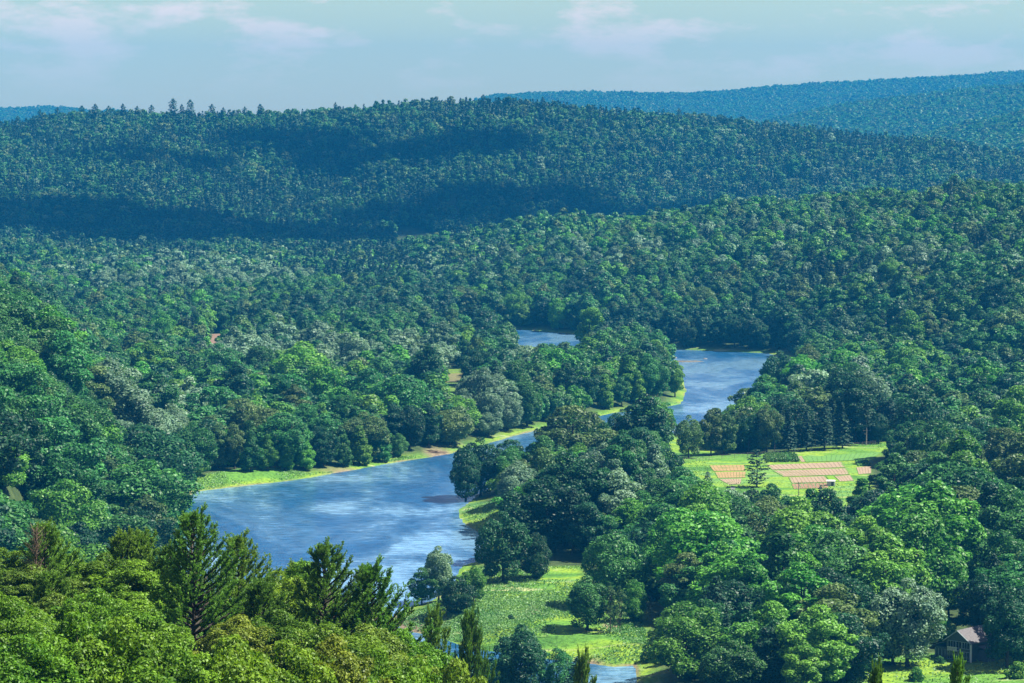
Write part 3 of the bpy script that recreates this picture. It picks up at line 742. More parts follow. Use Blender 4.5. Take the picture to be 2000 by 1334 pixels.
def hand_trees():
    # meadow
    stand(983, 1138, 19.0, 13.5, 0, 'dark', 'dark spreading tree with a leaning bare trunk at the top edge of the meadow', 'meadow trees')
    stand(1046, 1130, 12.5, 9.5, 3, 'dark', 'lower dark round tree beside the leaning trunk on the meadow edge', 'meadow trees')
    stand(1146, 1230, 13.2, 12.0, 0, 'mid', 'lone rounded green tree casting a long shadow on the mown meadow', 'meadow trees')
    stand_pair(1190, 1233, 12.5, 5.0, 16, 3.8, SPARSE, 'thin sparse tree just east of the lone rounded meadow tree', 'meadow trees', 'broadleaf_tree')
    stand_pair(1209, 1238, 12.0, 4.6, 16, 3.8, SPARSE_G, 'narrow sparse tree beside a bushy base, second slim one on the meadow', 'meadow trees', 'broadleaf_tree')
    stand(1238, 1214, 10.5, 7.5, 3, 'bright', 'small bright tree behind the two slim meadow trees', 'meadow trees')
    stand(1196, 1186, 19.5, 17.0, 1, 'mid', 'large broad green tree towering behind the lone meadow tree', 'meadow trees')
    stand(856, 1174, 14.5, 9.0, 0, 'silver', 'tallest pale tree of the clump on the river shore of the meadow', 'shore clump of the meadow')
    stand(824, 1182, 9.8, 7.0, 5, 'mid', 'thin open tree at the water edge of the meadow shore clump', 'shore clump of the meadow')
    stand(890, 1198, 9.4, 9.6, 3, 'dark', 'dense dark bushy tree at the front of the meadow shore clump', 'shore clump of the meadow')
    stand(926, 1178, 9.6, 8.0, 0, 'bright', 'bright round tree on the inland side of the meadow shore clump', 'shore clump of the meadow')
    stand(1018, 1372, 16.5, 12.5, 0, 'dark', 'dark full tree before the side channel below the meadow', 'trees along the side channel')
    stand(1088, 1362, 10.5, 8.0, 3, 'mid', 'low green tree next to the dark one before the side channel', 'trees along the side channel')
    stand(884, 1362, 9.5, 9.0, 0, 'mid', 'green tree behind the slim dark pine tip by the channel', 'trees along the side channel')
    stand(826, 1350, 9.0, 8.0, 3, 'bright', 'bright low tree by the western channel water', 'trees along the side channel')
    stand(922, 1372, 10.0, 8.5, 5, 'dark', 'dark low tree behind the pointed pine by the channel', 'trees along the side channel')
    stand(960, 1378, 11.0, 8.0, 0, 'mid', 'green tree west of the dark one before the side channel', 'trees along the side channel')
    stand_pair(1128, 1392, 12.0, 6.5, 18, 3.6, CON_NEAR[2], 'ragged olive conifer beside the side channel inlet', 'trees along the side channel')
    # front row on the west bank
    row = [(372, 937, 8.5, 9.5, 3, 'bright', 'low bright bush-like tree at the narrow end of the grassy bank'),
           (352, 924, 16, 11, 0, 'dark', 'dark round tree behind the low bush at the narrow bank end'),
           (398, 921, 17, 9, 0, 'dark', 'dark domed tree second along the grassy river bank'),
           (425, 918, 16.5, 8, 2, 'olive', 'olive upright tree third along the grassy river bank'),
           (458, 917, 16, 9, 5, 'olive', 'olive oval tree fourth along the grassy river bank'),
           (490, 920, 14.5, 8.5, 4, 'mid', 'green egg-shaped tree over the dark stump on the grassy bank'),
           (522, 919, 13, 7.5, 4, 'bright', 'bright cone-like tree, first of three light ones on the grassy bank'),
           (556, 917, 11.5, 7, 4, 'bright', 'bright cone-like tree, middle of three light ones on the grassy bank'),
           (592, 918, 14.5, 9, 4, 'bright', 'bright cone-like tree, biggest of three light ones on the grassy bank'),
           (632, 914, 15, 9, 5, 'dark', 'dark oval tree after the three light ones on the bank'),
           (668, 911, 14, 9, 4, 'mid', 'green egg-shaped tree leaning to the bank edge'),
           (702, 908, 14.5, 10, 4, 'bright', 'light green cone-like tree at the water line of the bank'),
           (742, 902, 13, 9, 4, 'mid', 'green cone-like tree by the reddish cut bank'),
           (778, 893, 9, 6.5, 3, 'mid', 'small willow-like tree at the tip of the row on the bank'),
           (800, 878, 16, 10, 0, 'dark', 'dark tree behind the grassy tip of the bank'),
           (836, 872, 17, 10, 2, 'dark', 'dark tall tree above the driftwood on the bank')]
    for px, py, h, w, k, t, l in row: stand(px, py, h, w, k, t, l, 'front row on the grassy river bank')
    stand(235, 905, 15, 22, 1, 'silver', 'huge pale silvery crown low on the west valley side', 'silvery trees')
    stand(290, 915, 16, 18, 1, 'silver', 'pale silvery crown beside the huge one near the bank end', 'silvery trees')
    # silvery willows of the valley wood
    for i, (px, py, h, w, l) in enumerate([(465, 735, 14, 14, 'pale silvery willow in front of the small brown field'), (588, 740, 17, 15, 'full silvery green dome south of the brown field'),
            (800, 742, 17, 17, 'wide grey silvery willow between the two brown clearings'), (690, 745, 14, 12, 'grey silvery willow before the reddish bare patch'), (905, 842, 17, 12, 'grey silvery tree behind the river bend'),
            (955, 850, 19, 13, 'tallest grey silvery tree at the river bend wood'), (1000, 835, 18, 11, 'slender grey silvery tree on the bend, inland of the tallest'), (1010, 735, 16, 9, 'grey tree with a leaning trunk at the river point')]):
        stand(px, py, h, w, (0, 3, 1, 0, 5, 0, 2, 2)[i], 'silver', l, 'silvery trees')
    # wooded river point
    row = [(1068, 806, 8, 7, 3, 'mid', 'small round tree alone at the inner bank of the river point'), (1094, 800, 9, 7, 3, 'mid', 'second small round tree on the inner bank of the point'),
           (1136, 806, 11, 9, 4, 'mid', 'low green tree by the water at the inner bank of the point'), (1178, 798, 15, 10, 4, 'bright', 'bright upright tree in front of the river point wood'),
           (1214, 794, 13, 8, 5, 'mid', 'green oval tree in the front of the river point wood'), (1246, 788, 13, 9, 4, 'bright', 'light tree by the grassy tip of the river point'),
           (1284, 782, 18, 12, 0, 'mid', 'tall round tree near the tip of the river point'), (1318, 776, 17, 10, 5, 'bright', 'outermost tree at the tip of the river point'),
           (1190, 748, 20, 15, 0, 'dark', 'tall dark dome topping the river point wood'), (1240, 742, 20, 14, 0, 'mid', 'tall dome next to the dark one on the river point'), (1285, 745, 19, 13, 0, 'mid', 'tall dome closest to the far reach on the river point'),
           (1110, 760, 16, 13, 1, 'bright', 'bright leafy crown in the middle of the river point'), (1080, 742, 14, 10, 0, 'mid', 'rounded tree before the far water of the river point')]
    for px, py, h, w, k, t, l in row: stand(px, py, h, w, k, t, l, 'trees of the river point')
    # bend wood on the near bank
    stand(910, 980, 18, 13, 1, 'dark', 'dark overhanging tree leaning over the river at the bend', 'trees of the bend')
    stand(938, 970, 20, 14, 0, 'dark', 'dark tall tree behind the overhanging one at the bend', 'trees of the bend')
    stand(1215, 868, 14, 11, 0, 'dark', 'dark tree in front of the narrow inner water', 'trees of the bend')
    stand_pair(1300, 872, 13.5, 7.5, 16, 3.8, SPARSE, 'airy tree with bare upright limbs against the river', 'trees of the bend', 'broadleaf_tree')
    stand(1180, 905, 15, 11, 3, 'mid', 'green rounded tree west of the airy bare-limbed tree', 'trees of the bend')
    stand(1255, 915, 12, 12, 1, 'dark', 'low dark spreading tree below the airy bare-limbed tree', 'trees of the bend')
    # edge of the wood behind the crop field
    row = [(1345, 896, 16, 10, 0, 'olive', 'olive tree at the river end of the row behind the crop field'), (1388, 890, 17, 9, 5, 'olive', 'olive upright tree, second in the row behind the crop field'),
           (1420, 888, 16, 8, 2, 'olive', 'narrow olive tree, third in the row behind the crop field'), (1498, 884, 18, 11, 0, 'olive', 'grey-olive tree with a pale bare trunk behind the crop rows'),
           (1462, 884, 16, 9, 0, 'dark', 'dark tree between pale trunks behind the lone field pine'), (1716, 866, 12, 9, 1, 'dark', 'dark forked tree between two bare-trunked pines')]
    for px, py, h, w, k, t, l in row: stand(px, py, h, w, k, t, l, 'row behind the crop field')
    for i, (px, py, h, w) in enumerate([(1540, 884, 17, 9), (1575, 881, 16, 9), (1610, 879, 17, 10), (1645, 876, 18, 9)]):
        stand_pair(px, py, h, w, 18, 3.6, CON_NEAR[i % 2], ('first', 'second', 'third', 'last')[i] + ' of four dark conifers standing behind the pale green crop plot', 'row behind the crop field')
    stand_pair(1692, 870, 17, 6, 18, 2.6, BARE_PINE, 'pine with a long bare trunk beside the dark forked tree', 'row behind the crop field')
    stand_pair(1739, 864, 17.5, 6.5, 18, 2.6, BARE_PINE, 'pine with a long bare trunk just before the silvery willow', 'row behind the crop field')
    stand_pair(1826, 856, 13, 6, 18, 2.6, BARE_PINE, 'dark pine between the two silvery willows', 'row behind the crop field')
    stand(1790, 858, 13.5, 11, 0, 'silver', 'silvery willow with a domed top east of the bare-trunked pines', 'silvery trees')
    stand(1872, 860, 11, 13, 3, 'silver', 'low wide silvery willow near the end of the field row', 'silvery trees')
    stand(1962, 862, 20, 16, 0, 'silver', 'tall grey silvery tree at the edge of the picture above the field', 'silvery trees')
    stand(1920, 860, 16, 8, 2, 'olive', 'slim olive tree between the low willow and the tall grey tree', 'row behind the crop field')
    stand_pair(1478, 952, 13.5, 9.5, 14, 4.2, BIGPINE_FAR, 'lone dark pine standing in the middle of the crop field', 'field pines')
    stand_pair(1350, 962, 7.5, 4.4, 18, 3.6, CON_NEAR[0], 'smaller of two dark spruces at the west end of the field', 'field pines')
    stand_pair(1382, 966, 8.0, 8.0, 12, 4.0, BLUE_SPRUCE, 'wider of two dark spruces at the west end of the field', 'field pines')
    stand_pair(1602, 1022, 12, 9.0, 12, 4.0, BLUE_SPRUCE, 'blue-green spruce below the small white shed', 'field pines')
    stand_pair(1405, 1090, 12, 9.5, 12, 4.0, BLUE_SPRUCE, 'dark blue-green spruce in the wood south of the gravel drive', 'field pines')
    stand_pair(1540, 1075, 11, 9, 12, 4.0, BLUE_SPRUCE, 'dark blue-green spruce in the wood south of the crop plots', 'field pines')
    # house trees
    stand(1772, 1302, 20, 15.5, 0, 'silver', 'great pale tree on several trunks west of the house', 'trees round the house')
    stand(1745, 1300, 17, 12, 0, 'dark', 'dark tree close behind the great pale tree by the lawn', 'trees round the house')
    stand(1846, 1264, 7.0, 5.5, 3, 'bright', 'small bright tree touching the house roof', 'trees round the house')
    stand(1968, 1306, 19, 13, 0, 'dark', 'big dark tree standing just east of the house', 'trees round the house')
    stand(2020, 1300, 20, 14, 0, 'dark', 'big dark tree at the picture edge beside the house', 'trees round the house')
    stand(1915, 1262, 17, 12, 0, 'dark', 'dark tree behind the house roof', 'trees round the house')
    for i, (px, py, s, l) in enumerate([(1872, 1298, 0.5, 'small round shrub before the sunroom of the house'), (1835, 1296, 0.45, 'small shrub at the sunny edge of the house lawn'),
            (1985, 1326, 1.0, 'bright shrub on the lower lawn corner'), (1790, 1330, 0.8, 'bright shrub below the shaded lawn'), (998, 1212, 0.4, 'tiny dark shrub in the middle of the meadow'), (931, 1199, 0.35, 'tiny shrub beside the meadow shore clump'),
            (945, 1128, 0.5, 'small shrub on the meadow shore near the leaning tree'), (1270, 1292, 0.9, 'green shrub at the channel inlet')]):
        x, y, z = on_ground(px, py)
        t = thing('shrub', l, 'shrub', (x, y, z - 0.1), i, 'shrubs on grass', (s, s, s)); link('foliage', tinted(BUSH[i % 2][0], 'bright' if 'bright' in l else 'mid'), t)
    # overlook slope, close to the camera
    fg = [(0, 1078, 226, 0), (62, 1112, 222, 2), (128, 1092, 228, 1), (205, 1088, 226, 0), (268, 1108, 222, 3), (322, 1120, 225, 1), (540, 1122, 230, 0), (590, 1112, 234, 3), (676, 1172, 228, 1),
          (20, 1180, 186, 1), (110, 1172, 190, 2), (190, 1160, 188, 0), (268, 1190, 190, 3), (470, 1215, 192, 2), (545, 1200, 196, 0), (640, 1230, 194, 1), (712, 1232, 200, 2), (785, 1246, 205, 3), (820, 1268, 212, 0),
          (45, 1252, 152, 0), (150, 1212, 156, 1), (238, 1228, 155, 3), (345, 1268, 152, 0), (452, 1258, 154, 1), (556, 1262, 156, 0), (655, 1258, 160, 2), (735, 1280, 164, 0), (812, 1300, 170, 1), (893, 1312, 178, 3), (-60, 1150, 180, 3)]
    rows = ['back', 'middle', 'front']
    cnt = {}
    for px, py, D, k in fg:
        x, y, z = at_depth(px, py, D); g = h1(x, y); h = max(z - g, 7.0) + 0.4
        sh, H, R, z0 = FG_SH[k]
        r = 'back' if D > 215 else 'middle' if D > 180 else 'front'
        cnt[r] = cnt.get(r, 0) + 1
        ws = float(rng.uniform(0.92, 1.12))
        lab = '%s broadleaf crown in the %s row of the overlook slope, %d percent across' % ('olive' if k == 2 else 'bright green', r, max(0, round(px / 20)))
        place_tree('broadleaf_tree', lab, 'broadleaf trees on the overlook slope', (x, y, g), float(rng.uniform(0, 6.28)), (ws, ws, h / H), *FGC[k])
    fp = [(375, 1000, 212, 0, 'largest close pine, tip rising over the west end of the water'), (462, 1044, 222, 0, 'close pine with long swept limbs beside the largest pine'), (632, 1060, 224, 1, 'close pine with a tufted narrow tip in front of the water'),
          (722, 1102, 226, 0, 'close pine with limbs reaching out toward the meadow'), (572, 1100, 236, 2, 'small close pine between two larger pines at the water'), (236, 1036, 230, 2, 'close pine with a blunt round top over the west slope'),
          (268, 1038, 232, 2, 'close pine twin just beside the blunt topped pine'), (84, 1016, 226, 1, 'scrawny close pine with a dead brown side'), (96, 1112, 196, 1, 'close grey-green pine amid the broadleaf crowns'), (330, 1060, 222, 1, 'close pine partly behind the largest pine'),
          (844, 1212, 262, 2, 'slim dark pine tip before the side channel'), (916, 1220, 290, 1, 'pointed dark pine beside the channel water'), (1868, 1306, 176, 2, 'dark spruce tip poking up below the house'), (1708, 1328, 172, 2, 'tiny spruce tip below the shaded lawn'),
          (505, 1130, 205, 2, 'low close pine below the swept-limb pine'), (1135, 1304, 300, 2, 'olive pine top at the channel inlet')]
    for px, py, D, k, lab in fp:
        py += 18 if D < 240 and px < 800 else 0
        x, y, z = at_depth(px, py, D); g = h1(x, y); h = max(z - g, 8.0)
        H = (14.0, 13.0, 11.0)[k]
        sw = np.clip(h / H, 0.85, 1.25)
        if px > 1600: sw = 0.42
        if 800 < px < 1200: sw = 0.82
        t = thing('pine_tree', lab, 'tree', (x, y, g), float(rng.uniform(-0.5, 0.5)), 'pines on the overlook slope', (sw, sw, h / H))
        link('trunk', PINES[k][1], t); link('crown', PINES[k][0], t)
    # tall pines breaking the crest of the long ridge
    crest = [(34, 226, 1.0), (78, 214, 1.0), (112, 210, 1.1), (160, 206, 1.2), (186, 203, 1.2), (212, 206, 1.0), (240, 203, 1.1), (268, 207, 1.0), (296, 205, 1.1), (338, 192, 1.4), (371, 194, 1.3), (355, 204, 1.0), (414, 203, 1.2), (436, 210, 0.9), (478, 208, 0.9), (508, 203, 1.1), (655, 200, 0.8), (944, 184, 0.9), (1060, 189, 0.9), (1326, 211, 0.9)]
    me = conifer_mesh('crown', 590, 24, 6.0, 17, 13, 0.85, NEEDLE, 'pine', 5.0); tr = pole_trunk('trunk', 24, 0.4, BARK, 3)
    for i, (px, py, w) in enumerate(crest):
        x, y, z = at_depth(px, py, 3500); g = h1(x, y); h = max(z - g, 14)
        place_tree('conifer_tree', 'dark pine standing above the crest of the long ridge, %d percent across' % round(px / 20), 'pines on the ridge crest', (x, y, g), i * 1.3, (w, w, h / 24), me, tr)
    # dead top
    x, y, z = at_depth(66, 1030, 222); g = h1(x, y); rg = np.random.default_rng(5); mb = MB()
    hh = z - g
    mb.tube([[0, 0, -0.5], [0.1, 0, hh * 0.6], [0.2, 0.1, hh]], [0.16, 0.1, 0.03], 6)
    for i in range(120):
        z0 = hh * rg.uniform(0.62, 0.97); th = rg.uniform(0, 6.28); L = rg.uniform(0.5, 1.5); e = rg.uniform(0.2, 1.2)
        d = np.array([math.cos(th) * math.cos(e), math.sin(th) * math.cos(e), math.sin(e)])
        mb.tube([np.array([0.15, 0, z0]), np.array([0.15, 0, z0]) + d * L * 0.6 + [0, 0, 0.1], np.array([0.15, 0, z0]) + d * L + [0, 0, 0.35]], [0.022, 0.016, 0.008], 3)
    o = mb.build('dead_tree', DEADW); o.location = (x, y, g); tag(o, 'bare brown dead treetop among the close green crowns', 'tree')
hand_trees()


def scatter():
    rg = np.random.default_rng(11)
    parts = []
    for (a, b, s, tm) in ((250, 1000, 10.2, 0.215), (1000, 1500, 9.2, 0.215), (1500, 2500, 7.9, 0.205), (2500, 3620, 7.6, 0.20)):
        x, y = jitter_grid(a, b, s, tm, rg)
        parts.append((x, y))
    x = np.concatenate([p[0] for p in parts]); y = np.concatenate([p[1] for p in parts])
    sd = river_sd(x, y)
    ok = (sd > 4.5) | ((sd > 1.2) & (x < -0.104 * y))
    for P in OPEN: ok &= ~inside(P, x, y)
    for hx, hy, hr in HAND: ok &= (x - hx) ** 2 + (y - hy) ** 2 > hr * hr
    x, y, sd = x[ok], y[ok], sd[ok]
    z = hgt(x, y, sd)
    px, py = project(x, y, z)
    keep = np.ones(len(x), bool)
    # the overlook slope: only what could show
    fg = y < 560
    ptop = project(x, y, z + 17)[1]
    keep &= ~(fg & ((ptop > 1350) | (y < 260)))
    # far side of the wooded hill
    dc = interp_px(px, E_DC); keep &= ~((px > 760) & (y > dc + 90) & (y < 2700))
    x, y, z, px, py = x[keep], y[keep], z[keep], px[keep], py[keep]
    keep = ~((y < 690) & (px > 600) & (px < 1240)) & ~((y < 600) & (ptop[keep] < 1352)) & ~((y < 662) & (px > 1680))
    x, y, z, px, py = x[keep], y[keep], z[keep], px[keep], py[keep]
    n = len(x)
    con = rg.uniform(0, 1, n) < conif_prob(px, py, y)
    tint = pick_tints(px, py, rg)
    far = y > 2400
    t2 = pick_tints(px * 0 - 900, py, rg)
    fr = rg.uniform(0, 1, n); fn = fbm(px / 70, py / 14, 141); dk = np.clip(0.25 + 2.4 * (fn - 0.5), 0.05, 0.8)
    tint = np.where(far, np.where(fr < dk, 1, np.where(fr < dk + 0.16, 3, np.where(fr > 0.97, 4, 0))), tint)
    shp = rg.integers(0, NS, n)
    hs = rg.uniform(0.66, 1.24, n) * (0.85 + 0.35 * fbm(px / 50, y / 60, 15))
    ws = hs * rg.uniform(0.9, 1.25, n) * np.interp(y, [700, 1050, 1600, 2400, 3400], [1.34, 1.18, 1.0, 0.94, 0.90])
    hs = hs * np.interp(y, [700, 1050, 1600], [1.14, 1.06, 1.0])
    hs = np.where(con, rg.uniform(0.7, 1.25, n), hs); ws = np.where(con, hs * rg.uniform(0.85, 1.15, n), ws)
    # a fifth of the trees are old and wide and crowd their neighbours out
    from mathutils import kdtree
    big = (rg.uniform(0, 1, n) < 0.2) & ~con
    nb_ = np.interp(y, [900, 1500], [1.0, 0.25])
    hs = np.where(big, hs * (1 + 0.3 * nb_), hs * 0.94); ws = np.where(big, ws * (1 + 0.42 * nb_), ws)
    bi = np.where(big)[0]; kd = kdtree.KDTree(len(bi))
    for i in bi: kd.insert((x[i], y[i], 0), int(i))
    kd.balance()
    alive = np.ones(n, bool)
    for i in range(n):
        q = kd.find_n((x[i], y[i], 0), 2)
        for c, j, d in q:
            if j != i and d < 5.2 * ws[j] * 0.95 and (not big[i] or (j < i and d < 4.0 * ws[j])): alive[i] = False
    alive &= ~((fbm(x / 22, y / 30, 131) < 0.27) & ~big)
    x, y, z, px, py, con, tint, shp, hs, ws = [a[alive] for a in (x, y, z, px, py, con, tint, shp, hs, ws)]; n = len(x)
    rot = rg.uniform(0, 2 * PI, n)
    H = np.array([s[1] for s in SHAPES])[shp]; R = np.array([s[2] for s in SHAPES])[shp]
    H = np.where(con, 18, H); R = np.where(con, 2.6, R)
    share, cov = in_view(x, y, z, H * hs, R * ws)
    k = (cov < 2) | (share < 0.025)
    # the meadow, the crop field and the bank lie in full sun: no tree of the woods throws its shade on them
    fx, fy = TO_SUN.x / TO_SUN.z, TO_SUN.y / TO_SUN.z
    for P in (MEADOW, FIELD, BANK_W, BANK_P, RIVER):
        for f in (0.45, 0.85): k &= ~(inside(P, x - fx * H * hs * f, y - fy * H * hs * f) & ((P is not RIVER) | ((y < 1040) & (x > -0.06 * y))))
    x, y, z, px, py, con, tint, shp, hs, ws, rot, H, R = [a[k] for a in (x, y, z, px, py, con, tint, shp, hs, ws, rot, H, R)]
    return dict(x=x, y=y, z=z, px=px, py=py, con=con, tint=tint, shp=shp, hs=hs, ws=ws, rot=rot, h=H * hs, r=R * ws)

def stuff_instances(name, label, cat, pts, idx, rot, scl, coll):
    me = mk_mesh(name, pts, None, attr={'pick': ('INT', idx), 'turn': ('FLOAT_VECTOR', rot), 'size': ('FLOAT_VECTOR', scl)})
    o = link(name, me); tag(o, label, cat, kind='stuff')
    ng = bpy.data.node_groups.new(name, 'GeometryNodeTree')
    ng.interface.new_socket('Geometry', in_out='INPUT', socket_type='NodeSocketGeometry'); ng.interface.new_socket('Geometry', in_out='OUTPUT', socket_type='NodeSocketGeometry')
    ns, ls = ng.nodes, ng.links
    gi = ns.new('NodeGroupInput'); go = ns.new('NodeGroupOutput'); ip = ns.new('GeometryNodeInstanceOnPoints'); ci = ns.new('GeometryNodeCollectionInfo')
    ci.inputs['Collection'].default_value = coll; ci.inputs['Separate Children'].default_value = True; ci.inputs['Reset Children'].default_value = True
    def na(nm, ty):
        a = ns.new('GeometryNodeInputNamedAttribute'); a.data_type = ty; a.inputs['Name'].default_value = nm
        return a.outputs['Attribute']
    ls.new(gi.outputs[0], ip.inputs['Points']); ls.new(ci.outputs[0], ip.inputs['Instance']); ip.inputs['Pick Instance'].default_value = True
    ls.new(na('pick', 'INT'), ip.inputs['Instance Index']); ls.new(na('size', 'FLOAT_VECTOR'), ip.inputs['Scale'])
    e2r = ns.new('FunctionNodeEulerToRotation'); ls.new(na('turn', 'FLOAT_VECTOR'), e2r.inputs[0]); ls.new(e2r.outputs[0], ip.inputs['Rotation'])
    ls.new(ip.outputs[0], go.inputs[0])
    md = o.modifiers.new('scatter', 'NODES'); md.node_group = ng
    return o

def region(px, py, D):
    if D < 560: return 'on the overlook slope'
    if D > 1900: return 'in far valley wood'
    if px < 345 and D < 1700: return 'on steep west slope'
    if D > 1400 and px > 1000: return 'on hill across river'
    if px < 900 and D < 1300: return 'in grassy bank wood'
    if px < 1000 and D >= 1300: return 'near the brown field'
    if px < 1360 and 1150 < D < 1500: return 'on wooded river point'
    if px > 1290 and D > 1040: return 'behind the crop field'
    if D > 980 and px < 1330: return 'in river bend wood'
    if px > 1250 and D < 655: return 'in stand below lawn'
    if px > 1650: return 'above the house'
    return 'in wood beside meadow'

def build_woods():
    T = scatter()
    bl = ~T['con']
    sub = {k: v for k, v in T.items()}
    sel, cnt = occl_select(sub, len(T['x']))
    nb, nc = 0, 0
    MAXB, MAXC = 262 - N_HAND_BROAD, 70
    indiv = np.zeros(len(T['x']), bool)
    used = {}
    for i in sel:
        if cnt[i] < 8: break
        if T['con'][i]:
            if nc >= MAXC: continue
            nc += 1
        else:
            if nb >= MAXB: continue
            nb += 1
        indiv[i] = True
        D = T['y'][i]
        cx, cy = project(T['x'][i], D, T['z'][i] + T['h'][i] * 0.7)
        place = '%d percent across, %d percent down' % (round(cx / 20), round(cy / 13.34))
        reg = region(T['px'][i], T['py'][i], D)
        loc = (T['x'][i], T['y'][i], T['z'][i]); sc = (T['ws'][i], T['ws'][i], T['hs'][i])
        if T['con'][i]:
            k = int(T['shp'][i]) % 4
            w = 'dark pointed conifer' if k < 2 else 'dark ragged conifer'
            place_tree('conifer_tree', '%s %s, %s' % (w, reg, place), 'conifers among the woods', loc, T['rot'][i], sc, *CON_NEAR[k])
        else:
            k = int(T['shp'][i]); tn = TINTS[int(T['tint'][i])]
            lab = '%s %s tree %s, %s' % (TWORD[tn], SWORD[k], reg, place)
            place_tree('broadleaf_tree', lab, 'broadleaf trees of the valley woods', loc, T['rot'][i], sc, tinted(NEARC[k][0], tn), NEARC[k][1])
    print('individual trees', nb, nc, 'scatter', len(T['x']))
    rest = ~indiv
    # broadleaf woods as one mass
    m = rest & bl
    items = []
    for L in (NEARC, MIDC, FARC):
        for tn in TINTS:
            for k in range(NS): items.append(tinted(L[k][0] if L is NEARC else L[k], tn))
    lod = np.where(T['y'] < 1050, 0, np.where(T['y'] < 2100, 1, 2))
    idx = lod * 5 * NS + T['tint'] * NS + T['shp']
    def arrs(m): return np.column_stack([T['x'], T['y'], T['z']])[m], np.column_stack([0 * T['x'], 0 * T['x'], T['rot']])[m], np.column_stack([T['ws'], T['ws'], T['hs']])[m]
    P, Rr, S = arrs(m)
    stuff_instances('broadleaf_woods', 'dense green broadleaf woods covering the valley and its hills', 'woods', P, idx[m], Rr, S, proto_collection('broadleaf', items))
    m = rest & T['con']
    P, Rr, S = arrs(m)
    ci = np.where(T['y'] < 1900, T['shp'] % 4, 4 + T['shp'] % 5)
    stuff_instances('conifer_woods', 'dark conifers mixed through the wooded hillsides', 'woods', P, ci[m], Rr, S, proto_collection('conifer', CON_MID + CON_FAR))
    # the blue hills on the skyline
    rg = np.random.default_rng(23)
    X = []; Y = []
    for a, b, s in ((4350, 5040, 11), (5350, 6540, 12), (7300, 9060, 13.5)):
        x, y = jitter_grid(a, b, s, 0.2, rg)
        px = 1000 + F * x / y
        if a < 5000: ok = px > 1740
        elif a < 6000: ok = px > 1430
        else: ok = (px > 930) | (px < 260)
        X.append(x[ok]); Y.append(y[ok])
    x = np.concatenate(X); y = np.concatenate(Y); z = hbase(x, y)
    n = len(x); s = rg.uniform(0.75, 1.2, n) * (0.8 + 0.5 * fbm(x / 60, y / 60, 151))
    items = [tinted(TINYC[k], t) for t in ('mid', 'mid', 'olive') for k in range(4)] + CON_FAR[:2]
    idx = np.where(rg.uniform(0, 1, n) < 0.05, 12 + rg.integers(0, 2, n), rg.integers(0, 12, n))
    stuff_instances('distant_woods', 'hazy blue wooded hills far off on the skyline', 'woods', np.column_stack([x, y, z]), idx,
                    np.column_stack([0 * x, 0 * x, rg.uniform(0, 6.28, n)]), np.column_stack([s * 1.55, s * 1.55, s]), proto_collection('distant', items))
    print('distant', n)

# ------------------------------------------------------------------ fields, fence, house and small things
def sheet(name, corners, mat, lift=0.12, nu=24, nv=10):
    P = [np.array(gpt(a, b, 3.1)) for a, b in corners]
    u, v = np.meshgrid(np.linspace(0, 1, nu), np.linspace(0, 1, nv))
    u = u.ravel()[:, None]; v = v.ravel()[:, None]
    xy = (P[0] * (1 - u) + P[1] * u) * (1 - v) + (P[3] * (1 - u) + P[2] * u) * v
    z = hgt(xy[:, 0], xy[:, 1]) + lift
    i = (np.arange(nv - 1)[:, None] * nu + np.arange(nu - 1)[None]).ravel()
    Fq = np.stack([i, i + nu, i + nu + 1, i + 1], -1)
    o = link(name, mk_mesh(name, np.column_stack([xy, z]), Fq, [mat], smooth=True, uv=np.hstack([u, v])))
    tag(o, kind='structure'); return o

